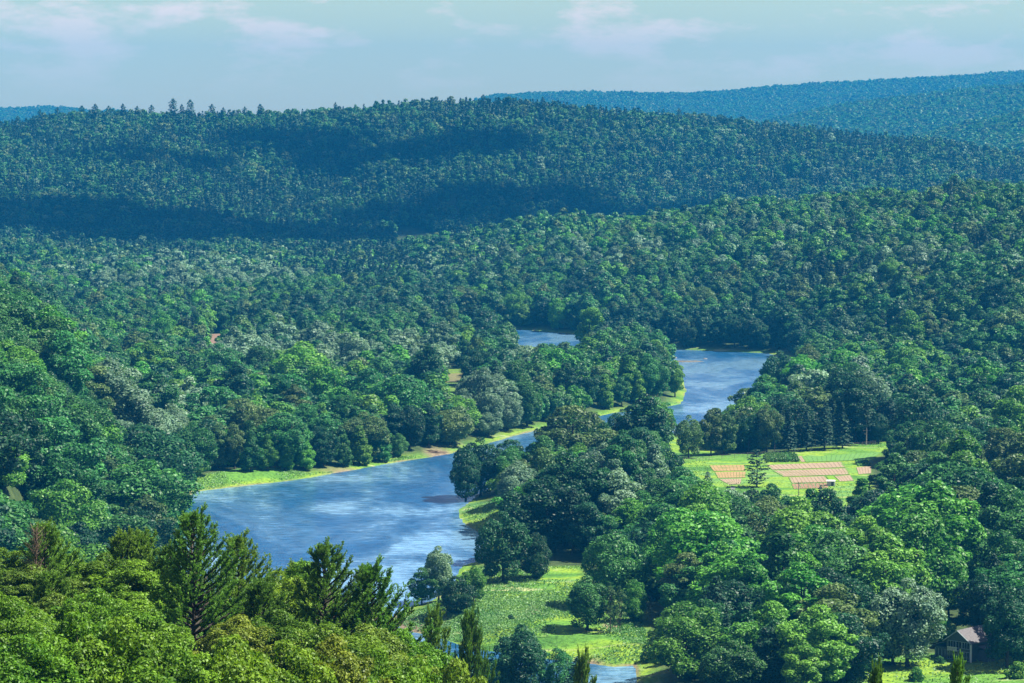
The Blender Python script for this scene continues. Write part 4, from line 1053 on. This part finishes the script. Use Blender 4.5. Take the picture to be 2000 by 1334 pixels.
def row_mat(name, ca, cb, cl, nrows, weeds=0.0):
    m, nt, ns, ls = new_mat(name)
    out = ns.new('ShaderNodeOutputMaterial'); p = ns.new('ShaderNodeBsdfPrincipled'); p.inputs['Roughness'].default_value = 0.95; p.inputs['Specular IOR Level'].default_value = 0.1
    uv = ns.new('ShaderNodeUVMap'); sp = ns.new('ShaderNodeSeparateXYZ'); ls.new(uv.outputs[0], sp.inputs[0])
    geo = ns.new('ShaderNodeNewGeometry'); nz = ns.new('ShaderNodeTexNoise'); nz.inputs['Scale'].default_value = 0.25; nz.inputs['Detail'].default_value = 5; ls.new(geo.outputs['Position'], nz.inputs['Vector'])
    c = mixc(ns, ls, nz.outputs[0], ca, cb)
    mu = N(ns, 'ShaderNodeMath', operation='MULTIPLY', i_1=float(nrows)); ls.new(sp.outputs[0], mu.inputs[0])
    ad = N(ns, 'ShaderNodeMath', operation='ADD'); nj = N(ns, 'ShaderNodeMath', operation='MULTIPLY', i_1=0.5); ls.new(nz.outputs[0], nj.inputs[0]); ls.new(mu.outputs[0], ad.inputs[0]); ls.new(nj.outputs[0], ad.inputs[1])
    fr = N(ns, 'ShaderNodeMath', operation='FRACT'); ls.new(ad.outputs[0], fr.inputs[0])
    r = ramp(ns, [(0.0, (1, 1, 1)), (0.16, (1, 1, 1)), (0.26, (0, 0, 0)), (0.97, (0, 0, 0))]); ls.new(fr.outputs[0], r.inputs[0])
    n2 = ns.new('ShaderNodeTexNoise'); n2.inputs['Scale'].default_value = 0.5; n2.inputs['Detail'].default_value = 3; ls.new(geo.outputs['Position'], n2.inputs['Vector'])
    r2 = ramp(ns, [(0.35, (0.25, 0.25, 0.25)), (0.6, (0.95, 0.95, 0.95))]); ls.new(n2.outputs[0], r2.inputs[0])
    f = mixc(ns, ls, 1.0, r.outputs[0], r2.outputs[0], 'MULTIPLY')
    c = mixc(ns, ls, f, c, cl)
    if weeds:
        n3 = ns.new('ShaderNodeTexNoise'); n3.inputs['Scale'].default_value = 0.16; n3.inputs['Detail'].default_value = 6; ls.new(geo.outputs['Position'], n3.inputs['Vector'])
        r3 = ramp(ns, [(0.5, (0, 0, 0)), (0.62, (weeds, weeds, weeds))]); ls.new(n3.outputs[0], r3.inputs[0])
        c = mixc(ns, ls, r3.outputs[0], c, (0.090, 0.130, 0.030))
    def edge(o):
        a = N(ns, 'ShaderNodeMath', operation='SUBTRACT', i_1=0.5); ls.new(o, a.inputs[0]); b = N(ns, 'ShaderNodeMath', operation='ABSOLUTE'); ls.new(a.outputs[0], b.inputs[0]); return b.outputs[0]
    mxx = N(ns, 'ShaderNodeMath', operation='MAXIMUM'); ls.new(edge(sp.outputs[0]), mxx.inputs[0]); ls.new(edge(sp.outputs[1]), mxx.inputs[1])
    n4 = ns.new('ShaderNodeTexNoise'); n4.inputs['Scale'].default_value = 0.7; n4.inputs['Detail'].default_value = 4; ls.new(geo.outputs['Position'], n4.inputs['Vector'])
    sm = N(ns, 'ShaderNodeMath', operation='MULTIPLY_ADD', i_1=0.16, i_2=-0.08); ls.new(n4.outputs[0], sm.inputs[0]); ad2 = N(ns, 'ShaderNodeMath', operation='ADD'); ls.new(mxx.outputs[0], ad2.inputs[0]); ls.new(sm.outputs[0], ad2.inputs[1])
    r4 = ramp(ns, [(0.465, (0, 0, 0)), (0.495, (1, 1, 1))]); ls.new(ad2.outputs[0], r4.inputs[0])
    c = mixc(ns, ls, r4.outputs[0], c, (0.080, 0.165, 0.028))
    ls.new(c, p.inputs['Base Color']); ls.new(p.outputs[0], out.inputs[0]); return m

def fields():
    br = ((0.185, 0.134, 0.090), (0.270, 0.208, 0.152), (0.090, 0.074, 0.042))
    og = ((0.200, 0.132, 0.060), (0.270, 0.195, 0.098), (0.090, 0.100, 0.030))
    gr = ((0.070, 0.165, 0.036), (0.100, 0.210, 0.052), (0.050, 0.115, 0.026))
    S = [([(1385, 908), (1455, 907), (1456, 919), (1394, 920)], og, 9, .5), ([(1396, 922), (1458, 921), (1456, 933), (1402, 934)], og, 10, .7), ([(1404, 936), (1450, 935), (1446, 946), (1424, 947)], br, 8, .2),
         ([(1494, 907), (1645, 902), (1652, 913), (1508, 917)], br, 18, .0), ([(1509, 919), (1653, 914.5), (1660, 927), (1530, 931.5)], br, 20, .25), ([(1540, 933), (1611, 930.5), (1621, 942), (1546, 944)], br, 10, .0),
         ([(1629, 930), (1661, 928.5), (1668, 939), (1641, 941)], br, 5, .3), ([(1546, 945.5), (1616, 943.5), (1620, 953), (1550, 955)], ((0.16, 0.095, 0.06), (0.22, 0.14, 0.095), (0.045, 0.12, 0.04)), 9, .5), ([(1672, 913), (1702, 911), (1702, 925), (1677, 927)], br, 5, .0),
         ([(1558, 891), (1566, 890), (1573, 901), (1566, 902)], br, 2, .3)]
    for i, (c, (a, b, l), n, w) in enumerate(S): sheet('tilled_field', c, row_mat('tilled soil %d' % i, a, b, l, n, w))
    sheet('green_field', [(1567, 893), (1722, 883), (1706, 899), (1574, 902)], row_mat('young crop', *gr, 16, 0), 0.16)
    sheet('green_field', [(1613, 930.5), (1627, 930), (1640, 941), (1622.5, 942)], row_mat('lush crop', (0.10, 0.20, 0.015), (0.12, 0.23, 0.02), (0.08, 0.16, 0.015), 4, 0), 0.16)
    sheet('gravel_drive', [(1427, 950), (1436, 950), (1437, 1000), (1424, 1000)], simple_mat('gravel', (0.08, 0.085, 0.1), (0.14, 0.145, 0.16), 1.5, 0.95), 0.12, 4, 20)
    GM = leaf_mat('crop leaf', (0.03, 0.10, 0.02), (0.10, 0.22, 0.05))
    def crop(p0, p1, h, w, n, rg, name, label, group):
        a = np.array(on_ground(*p0)); b = np.array(on_ground(*p1))
        k = rg.uniform(0, 1, n)
        P = a + (b - a) * k[:, None] + np.column_stack([rg.normal(0, w / 2.5, n), rg.normal(0, w / 2.5, n), rg.uniform(0.1, h, n)]) + 0
        V, Fq = leaf_quads(P - a, norm(rg.normal(size=(n, 3)) + [0, 0, .6]), 0.28, rg)
        o = link(name, mk_mesh(name, V, Fq, [GM], attr={'leaf': ('FLOAT', np.repeat(rg.uniform(0, 1, n), 4))})); o.location = a
        tag(o, label, 'crop row', group)
    rg = np.random.default_rng(3)
    od = ['first', 'second', 'third', 'fourth', 'fifth', 'sixth', 'seventh', 'eighth']
    for i in range(8):
        crop((1496 + 7.7 * i, 890.5), (1501 + 8.2 * i, 903), 1.5, 0.8, 900, rg, 'crop_row', '%s bushy crop row counted from the lone pine, behind the tilled plots' % od[i], 'bushy crop rows')
    for i in range(5):
        crop((1672 + 5 * i, 901), (1678 + 5 * i, 911), 0.6, 0.5, 350, rg, 'crop_row', '%s low crop row counted from the tilled plot, by the field trees' % od[i], 'low crop rows')
    # wire fence behind the field
    fw = simple_mat('grey fence wood', (0.10, 0.09, 0.08), (0.20, 0.18, 0.16), 4, 0.9)
    f = thing('wire_fence', 'thin wire fence on dark posts running behind the crop field', 'fence', on_ground(1310, 905))
    p0 = np.array(f.location); pts = []
    for i in range(17):
        t = i / 16; q = np.array(on_ground(1310 + 400 * t, 905 - 36 * t ** 1.05)) - p0; pts.append(q)
        mb = MB(); mb.tube([q + [0, 0, -0.3], q + [0, 0, 1.6]], [0.09, 0.08], 6); mb.build('post', fw, f)
    mb = MB()
    for hz in (0.5, 1.0, 1.45): mb.tube([q + [0, 0, hz] for q in pts], 0.02, 4)
    mb.build('wire', fw, f)
    # small white shed
    wh = simple_mat('white sheet metal', (0.42, 0.42, 0.43), (0.52, 0.52, 0.53), 3, 0.5); dk = simple_mat('dark gap', (0.05, 0.05, 0.05), (0.08, 0.08, 0.08), 3, 0.7)
    x, y, z = on_ground(1623, 949)
    t = thing('white_shed', 'small white shed with a low roof beside the tilled plots', 'shed', (x, y, z), -0.15)
    mb = MB(); mb.box((0, 0, 0.8), (2.7, 2.0, 1.7)); mb.build('wall', wh, t)
    mb = MB(); mb.slab([(-1.5, -1.2, 1.72), (1.5, -1.2, 1.72), (1.5, 0, 2.1), (-1.5, 0, 2.1)], 0.06); mb.slab([(-1.5, 0, 2.1), (1.5, 0, 2.1), (1.5, 1.2, 1.72), (-1.5, 1.2, 1.72)], 0.06); mb.build('roof', wh, t)
    mb = MB(); mb.box((0.5, -1.02, 0.72), (0.8, 0.05, 1.4)); mb.build('door', dk, t)
    for px, py, h, l in ((1560, 968, 4.5, 'short wooden pole standing at the near edge of the crop field'),):
        x, y, z = on_ground(px, py); mb = MB(); mb.tube([[0, 0, -0.4], [0, 0, h]], [0.16, 0.12], 8); mb.box((0, 0, h - 0.5), (1.2, 0.12, 0.14))
        o = mb.build('wooden_pole', fw); o.location = (x, y, z); tag(o, l, 'pole')
    for px, py, l in ((712, 497, 'pale utility pole by the far road, first of two'), (724, 496, 'pale utility pole by the far road, closer to the guard rail')):
        x, y, z = on_ground(px, py); mb = MB(); mb.tube([[0, 0, -0.4], [0, 0, 11]], [0.22, 0.15], 7); mb.box((0, 0, 10.2), (2.2, 0.16, 0.16)); o = mb.build('utility_pole', BARKP); o.location = (x, y, z); tag(o, l, 'pole', 'utility poles by the far road')
    x, y, z = on_ground(803, 500); gm = simple_mat('galvanised rail', (0.25, 0.25, 0.25), (0.35, 0.35, 0.35), 2, 0.4)
    t = thing('guard_rail', 'pale grey guard rail on posts at the far road bend', 'guard rail', (x, y, z))
    mb = MB(); mb.box((0, 0, 1.3), (26, 0.15, 0.9)); mb.build('rail', gm, t)
    for i in range(7):
        mb = MB(); mb.box((-12 + 4 * i, 0.2, 0.5), (0.3, 0.2, 1.5)); mb.build('post', gm, t)
    # driftwood and gravel
    for px, py, rz, L, l in ((852, 886, 0.3, 9, 'longer bleached driftwood log on the tip of the grassy bank'), (842, 883, -0.5, 6, 'shorter driftwood log with roots on the bank tip')):
        x, y, z = on_ground(px, py); mb = MB(); mb.tube([[-L / 2, 0, 0.25], [-L / 6, 0.15, 0.4], [L / 6, -0.1, 0.45], [L / 2, 0, 0.3]], [0.36, 0.3, 0.24, 0.12], 7)
        for k in range(5): mb.tube([[-L / 2 + 0.1, 0, 0.3], [-L / 2 - 0.7, 0.6 * math.sin(k * 1.3), 0.5 + 0.5 * math.cos(k * 1.3)]], [0.12, 0.03], 4)
        o = mb.build('driftwood_log', DEADW, None, True); o.location = (x, y, z); o.rotation_euler = (0, 0, rz); tag(o, l, 'log', 'driftwood on the bank tip')
    x, y = gpt(1340, 706, 0); n = 40; th = np.linspace(0, 2 * PI, n, False)
    V = [[0, 0, 0.35]] + [[12 * math.cos(a) * k, 4.5 * math.sin(a) * k * (1 + .2 * math.sin(3 * a)), zz] for k, zz in ((0.6, 0.3), (1, -0.3)) for a in th]
    Fq = [[1 + i, 1 + n + i, 1 + n + (i + 1) % n, 1 + (i + 1) % n] for i in range(n)] + [[0, 1 + i, 1 + (i + 1) % n, 1 + (i + 1) % n] for i in range(0)]
    top = [[0, 1 + i, 1 + (i + 1) % n, 1 + (i + 2) % n] for i in range(0, n, 2)]
    o = link('gravel_bar', mk_mesh('gravel_bar', V, Fq + top, [simple_mat('river gravel', (0.05, 0.045, 0.035), (0.12, 0.105, 0.085), 1.2, 0.95)], smooth=True)); o.location = (x, y, 0); tag(o, kind='structure')
    rk = simple_mat('pale rock', (0.09, 0.085, 0.08), (0.16, 0.15, 0.14), 2, 0.9)
    for px, py, s, l in ((1317, 699, 1.0, 'pale rock in the water just upstream of the gravel bar'), (1377, 701, 0.8, 'pale rock in the water off the outer end of the gravel bar')):
        x, y = gpt(px, py, 0); rg = np.random.default_rng(px); mb = MB(); th = np.linspace(0, 2 * PI, 9)[:-1]
        rings = [(0, 1.2), (0.5, 1.0), (0.8, 0.55), (0.9, 0.05)]
        VV = np.array([[r * s * math.cos(a) * rg.uniform(.85, 1.15) * 1.4, r * s * math.sin(a) * rg.uniform(.85, 1.15), zz * s - 0.2] for zz, r in rings for a in th])
        mb.add(VV, [[k * 8 + i, k * 8 + (i + 1) % 8, (k + 1) * 8 + (i + 1) % 8, (k + 1) * 8 + i] for k in range(3) for i in range(8)])
        o = mb.build('rock', rk, None, True); o.location = (x, y, 0); tag(o, l, 'rock', 'rocks by the gravel bar')
fields()

def house():
    wall = simple_mat('blue grey siding', (0.055, 0.078, 0.092), (0.085, 0.112, 0.125), 2, 0.8)
    trim = simple_mat('pale trim paint', (0.26, 0.32, 0.34), (0.36, 0.42, 0.44), 2, 0.6); white = simple_mat('white paint', (0.74, 0.74, 0.72), (0.82, 0.82, 0.8), 2, 0.5)
    roofm = simple_mat('weathered shingles', (0.065, 0.062, 0.068), (0.12, 0.112, 0.12), 3.5, 0.9, 0.3)
    glass, nt, ns, ls = new_mat('window glass'); o_ = ns.new('ShaderNodeOutputMaterial'); p = ns.new('ShaderNodeBsdfPrincipled'); p.inputs['Base Color'].default_value = (0.015, 0.02, 0.025, 1); p.inputs['Roughness'].default_value = 0.08; ls.new(p.outputs[0], o_.inputs[0])
    x, y, z = on_ground(1872, 1292)
    t = thing('house', 'blue-grey gabled house with a glazed sunroom below the dark wood', 'house', (x, y, z), math.radians(47))
    W, L, E, T = 3.4, 10.5, 4.7, 7.1
    mb = MB()
    def wallbox(c, s): mb.box(c, s)
    wallbox((L / 2, 0, E / 2 - 0.3), (L, 2 * W, E + 0.6))
    for xx in (0.0, L):   # gable triangles
        s = 0.12 if xx == 0 else -0.12
        V = [(xx, -W, E), (xx, W, E), (xx, 0.06, T - 0.15), (xx, -0.06, T - 0.15), (xx + s, -W, E), (xx + s, W, E), (xx + s, 0.06, T - 0.15), (xx + s, -0.06, T - 0.15)]
        mb.add(V, [[0, 1, 2, 3], [7, 6, 5, 4], [0, 4, 5, 1], [1, 5, 6, 2], [3, 7, 4, 0]])
    mb.build('wall', wall, t)
    rf = MB(); k = (T - E) / W
    for sgn in (-1, 1):
        q = [(-0.6, sgn * (W + 0.6), E - 0.6 * k + 0.12), (L + 0.6, sgn * (W + 0.6), E - 0.6 * k + 0.12), (L + 0.6, 0, T + 0.12), (-0.6, 0, T + 0.12)]
        rf.slab(q if sgn < 0 else q[::-1], 0.12)
    r = rf.build('roof', roofm, t)
    bt = MB()
    for sgn in (-1, 1): bt.tube([(-0.62, sgn * (W + 0.55), E - 0.55 * k), (-0.62, 0, T + 0.0)], 0.13, 4)
    bt.build('barge_board', trim, t)
    # wings
    wg = MB(); wg.box((3.6, W + 1.72, 1.2), (6.6, 3.4, 3.0)); wg.build('side_wing', wall, t)
    mb = MB(); mb.slab([(-0.1, W + 0.03, 4.15), (-0.1, W + 4.0, 2.72), (7.2, W + 4.0, 2.72), (7.2, W + 0.03, 4.15)], 0.14); mb.build('lean_to_roof', roofm, t)
    pw = MB(); pw.box((5.4, -W - 1.42, 1.2), (5.0, 2.8, 2.9)); pw.build('porch', wall, t)
    mb = MB(); mb.slab([(2.4, -W - 3.3, 2.70), (2.4, -W - 0.03, 3.7), (8.4, -W - 0.03, 3.7), (8.4, -W - 3.3, 2.70)][::-1], 0.14); mb.build('porch_roof', roofm, t)
    cp = MB(); cp.box((-0.06, -W - 0.04, 1.9), (0.3, 0.3, 4.4)); cp.build('corner_post', white, t)
    def window(yc, zc, w, h, nm, nx):
        fr = MB()
        fr.box((-0.05, yc, zc - h / 2), (0.12, w + 0.14, 0.1)); fr.box((-0.05, yc, zc + h / 2), (0.12, w + 0.14, 0.1))
        for i in range(nm + 1): fr.box((-0.05, yc - w / 2 + w * i / nm, zc), (0.11, 0.1, h - 0.1))
        f = fr.build('window', trim, t)
        g = MB(); g.box((-0.012, yc, zc), (0.05, w, h)); g.build('pane', glass, f)
    window(1.85, 3.75, 2.1, 1.5, 3, 1); window(-0.1, 3.75, 1.5, 1.5, 2, 1); window(-2.0, 3.75, 2.0, 1.5, 3, 1)
    window(1.7, 1.25, 2.8, 2.0, 4, 1); window(-1.55, 1.25, 3.0, 2.0, 4, 1)
    bl = MB(); bl.box((-0.75, 0.9, 2.42), (1.3, 2.6, 0.12)); bl.build('balcony_floor', trim, t)
    rl = MB(); rl.box((-1.38, 0.9, 3.3), (0.08, 2.6, 0.08))
    for i in range(14): rl.box((-1.38, -0.36 + 0.195 * i, 2.9), (0.05, 0.07, 0.82))
    rl.build('railing', white, t)
    fr = MB()
    for i in range(4): fr.box((0.25, W + 0.5 + 0.9 * i, 1.3), (0.14, 0.12, 2.0))
    fr.build('window_post', trim, t)
house()

def meadow_grass():
    rg = np.random.default_rng(77)
    gm = leaf_mat('grass blades', (0.052, 0.150, 0.030), (0.150, 0.270, 0.085), 0.3)
    pts = []
    for P, dens in ((MEADOW, 9.0), (BANK_W, 7.0), (BANK_P, 2.0), (BANK_I, 3.0), (LAWN, 1.5), (FIELD, 0.7), (CHAN, 2.0)):
        lo, hi = P.min(0), P.max(0); n = int((hi[0] - lo[0]) * (hi[1] - lo[1]) * dens)
        x = rg.uniform(lo[0], hi[0], n); y = rg.uniform(lo[1], hi[1], n)
        m = inside(P, x, y) & (rg.uniform(0, 1, n) < np.clip(3.2 * fbm(x / 16, y / 26, 88) - 1.05, 0, 1))
        x, y = x[m], y[m]; sd = river_sd(x, y); m = sd > 0.8; pts.append(np.column_stack([x[m], y[m]]))
    xy = np.vstack(pts)
    a = [poly([(1380, 905), (1705, 890), (1705, 960), (1400, 960)])]
    xy = xy[~inside(a[0], xy[:, 0], xy[:, 1])]
    z = hgt(xy[:, 0], xy[:, 1]); n = len(xy)
    hh = rg.uniform(0.10, 0.34, n) * np.clip(0.3 + 1.6 * fbm(xy[:, 0] / 11, xy[:, 1] / 17, 33), 0.3, 1.4)
    P = np.column_stack([xy, z + hh])
    nr = norm(np.column_stack([rg.normal(size=n), rg.normal(size=n), np.full(n, 0.9)]))
    V, Fq = leaf_quads(P, nr, 0.27, rg)
    tone = np.clip(fbm(xy[:, 0] / 12, xy[:, 1] / 20, 44) * 1.6 - 0.3 + 0.15 * rg.normal(size=n), 0, 1)
    o = link('meadow_grass', mk_mesh('meadow_grass', V, Fq, [gm], attr={'leaf': ('FLOAT', np.repeat(tone, 4))}))
    tag(o, 'tall rough grass and weeds over the meadow and the river banks', 'grass', kind='stuff'); print('grass', n)
meadow_grass()


build_woods()

# ------------------------------------------------------------------ haze, sky, sun, clouds, camera
def build_haze():
    m, nt, ns, ls = new_mat('haze air')
    out = ns.new('ShaderNodeOutputMaterial'); v = ns.new('ShaderNodeVolumePrincipled')
    v.inputs['Color'].default_value = HAZE_COL; v.inputs['Density'].default_value = HAZE_DEN; v.inputs['Anisotropy'].default_value = 0.0
    ls.new(v.outputs[0], out.inputs['Volume'])
    mb = MB(); mb.box((0, 5200, 215), (6400, 10900, 440))
    o = mb.build('haze', m); tag(o, 'thin blue summer haze filling the whole valley', 'haze', kind='stuff')
HAZE_COL = (0.014, 0.265, 0.66, 1); HAZE_DEN = 0.000086
build_haze()

SKY_LOW, SKY_HIGH = (0.95, 0.95, 0.71), (0.055, 0.34, 0.76)
def build_world():
    w = bpy.data.worlds.new('World'); SC.world = w; w.use_nodes = True
    nt = w.node_tree; ns, ls = nt.nodes, nt.links; ns.clear()
    out = ns.new('ShaderNodeOutputWorld'); bg = ns.new('ShaderNodeBackground'); bg.inputs['Strength'].default_value = 0.05
    sky = ns.new('ShaderNodeTexSky'); sky.sky_type = 'NISHITA'; sky.sun_disc = False
    sky.sun_elevation = SUN_EL; sky.sun_rotation = SUN_AZ; sky.air_density = 1.0; sky.dust_density = 0.4; sky.ozone_density = 2.5; sky.altitude = 200
    tc = ns.new('ShaderNodeTexCoord')
    s0 = ns.new('ShaderNodeSeparateXYZ'); ls.new(tc.outputs['Generated'], s0.inputs[0])
    el = N(ns, 'ShaderNodeMapRange', interpolation_type='SMOOTHSTEP', i_1=0.050, i_2=0.11); ls.new(s0.outputs[2], el.inputs[0])
    tn = mixc(ns, ls, el.outputs[0], SKY_LOW, SKY_HIGH)
    tint = mixc(ns, ls, 1.0, sky.outputs[0], tn, 'MULTIPLY')
    mp = ns.new('ShaderNodeMapping'); mp.inputs['Scale'].default_value = (24, 24, 74); mp.inputs['Location'].default_value = (3.1, 0.4, 0.8); ls.new(tc.outputs['Generated'], mp.inputs[0])
    nz = ns.new('ShaderNodeTexNoise'); nz.inputs['Scale'].default_value = 1.0; nz.inputs['Detail'].default_value = 10; nz.inputs['Roughness'].default_value = 0.6; ls.new(mp.outputs[0], nz.inputs['Vector'])
    r = ramp(ns, [(0.49, (0, 0, 0)), (0.61, (1, 1, 1))]); ls.new(nz.outputs[0], r.inputs[0])
    sp = ns.new('ShaderNodeSeparateXYZ'); ls.new(tc.outputs['Generated'], sp.inputs[0])
    hz = N(ns, 'ShaderNodeMapRange', i_1=0.010, i_2=0.042, i_3=0.0, i_4=1.0); ls.new(sp.outputs[2], hz.inputs[0])
    mu = ns.new('ShaderNodeMath'); mu.operation = 'MULTIPLY'; ls.new(r.outputs[0], mu.inputs[0]); ls.new(hz.outputs[0], mu.inputs[1])
    c = mixc(ns, ls, mu.outputs[0], tint, (7.8, 6.6, 5.5))
    ls.new(c, bg.inputs['Color']); ls.new(bg.outputs[0], out.inputs[0])
build_world()

def build_clouds():
    m, nt, ns, ls = new_mat('cloud white'); out = ns.new('ShaderNodeOutputMaterial'); p = ns.new('ShaderNodeBsdfPrincipled'); p.inputs['Base Color'].default_value = (0.9, 0.9, 0.9, 1); p.inputs['Roughness'].default_value = 1; ls.new(p.outputs[0], out.inputs[0])
    rg = np.random.default_rng(4)
    for px, D, zt, wx, wy in ((760, 3330, 125, 190, 110), (230, 2790, 35, 210, 190), (1070, 3060, 30, 230, 120), (680, 2830, 20, 230, 210), (1480, 3050, 40, 240, 110), (300, 3190, 90, 120, 60)):
        x = (px - 1000) / F * D
        c = Vector((x, D, zt)) + TO_SUN * (3000 / TO_SUN.z)
        mb = MB(); nl = 12
        for k in range(nl):
            a = rg.uniform(0, 6.28); q = rg.uniform(0, 1) ** 0.5; r = rg.uniform(0.22, 0.5) * wy
            cx, cy, cz = q * math.cos(a) * (wx - r * 0.6), q * math.sin(a) * (wy - r * 0.6), rg.uniform(-0.2, 0.5) * r
            th, ph = np.meshgrid(np.linspace(0, 2 * PI, 17)[:-1], np.linspace(0.05, PI - 0.05, 9)); rr = r * (1 + 0.12 * np.sin(3 * th + k) * np.sin(4 * ph))
            V = np.stack([cx + rr * np.sin(ph) * np.cos(th) * 1.3, cy + rr * np.sin(ph) * np.sin(th), cz + rr * np.cos(ph) * 0.7], -1).reshape(-1, 3)
            Fq = [[i * 16 + j, i * 16 + (j + 1) % 16, i * 16 + 16 + (j + 1) % 16, i * 16 + 16 + j] for i in range(8) for j in range(16)]
            mb.add(V, Fq)
        o = mb.build('cloud', m, None, True); o.location = c; tag(o, kind='structure')
build_clouds()

sd = bpy.data.lights.new('sun', 'SUN'); sd.energy = 5.0; sd.angle = math.radians(0.5); sd.color = (1.0, 0.94, 0.80)
so = bpy.data.objects.new('sun', sd); COL.objects.link(so); so.rotation_euler = TO_SUN.to_track_quat('Z', 'Y').to_euler(); so.location = (200, 0, 900)

cd = bpy.data.cameras.new('camera'); cd.lens = 36 * F / 2000; cd.sensor_width = 36; cd.clip_start = 1.0; cd.clip_end = 30000
co = bpy.data.objects.new('camera', cd); COL.objects.link(co); co.location = (0, 0, HC); co.rotation_euler = (PI / 2 - PHI, 0, 0)
SC.camera = co
SC.view_settings.view_transform = 'Standard'; SC.view_settings.look = 'None'; SC.view_settings.exposure = 1.7; SC.view_settings.gamma = 1
SC.render.engine = 'CYCLES'
cy = SC.cycles
cy.max_bounces = 5; cy.diffuse_bounces = 2; cy.glossy_bounces = 2; cy.transmission_bounces = 2; cy.volume_bounces = 0; cy.transparent_max_bounces = 4
cy.caustics_reflective = False; cy.caustics_refractive = False
cy.use_denoising = True; cy.denoising_prefilter="ACCURATE"; cy.denoising_input_passes="RGB_ALBEDO_NORMAL"
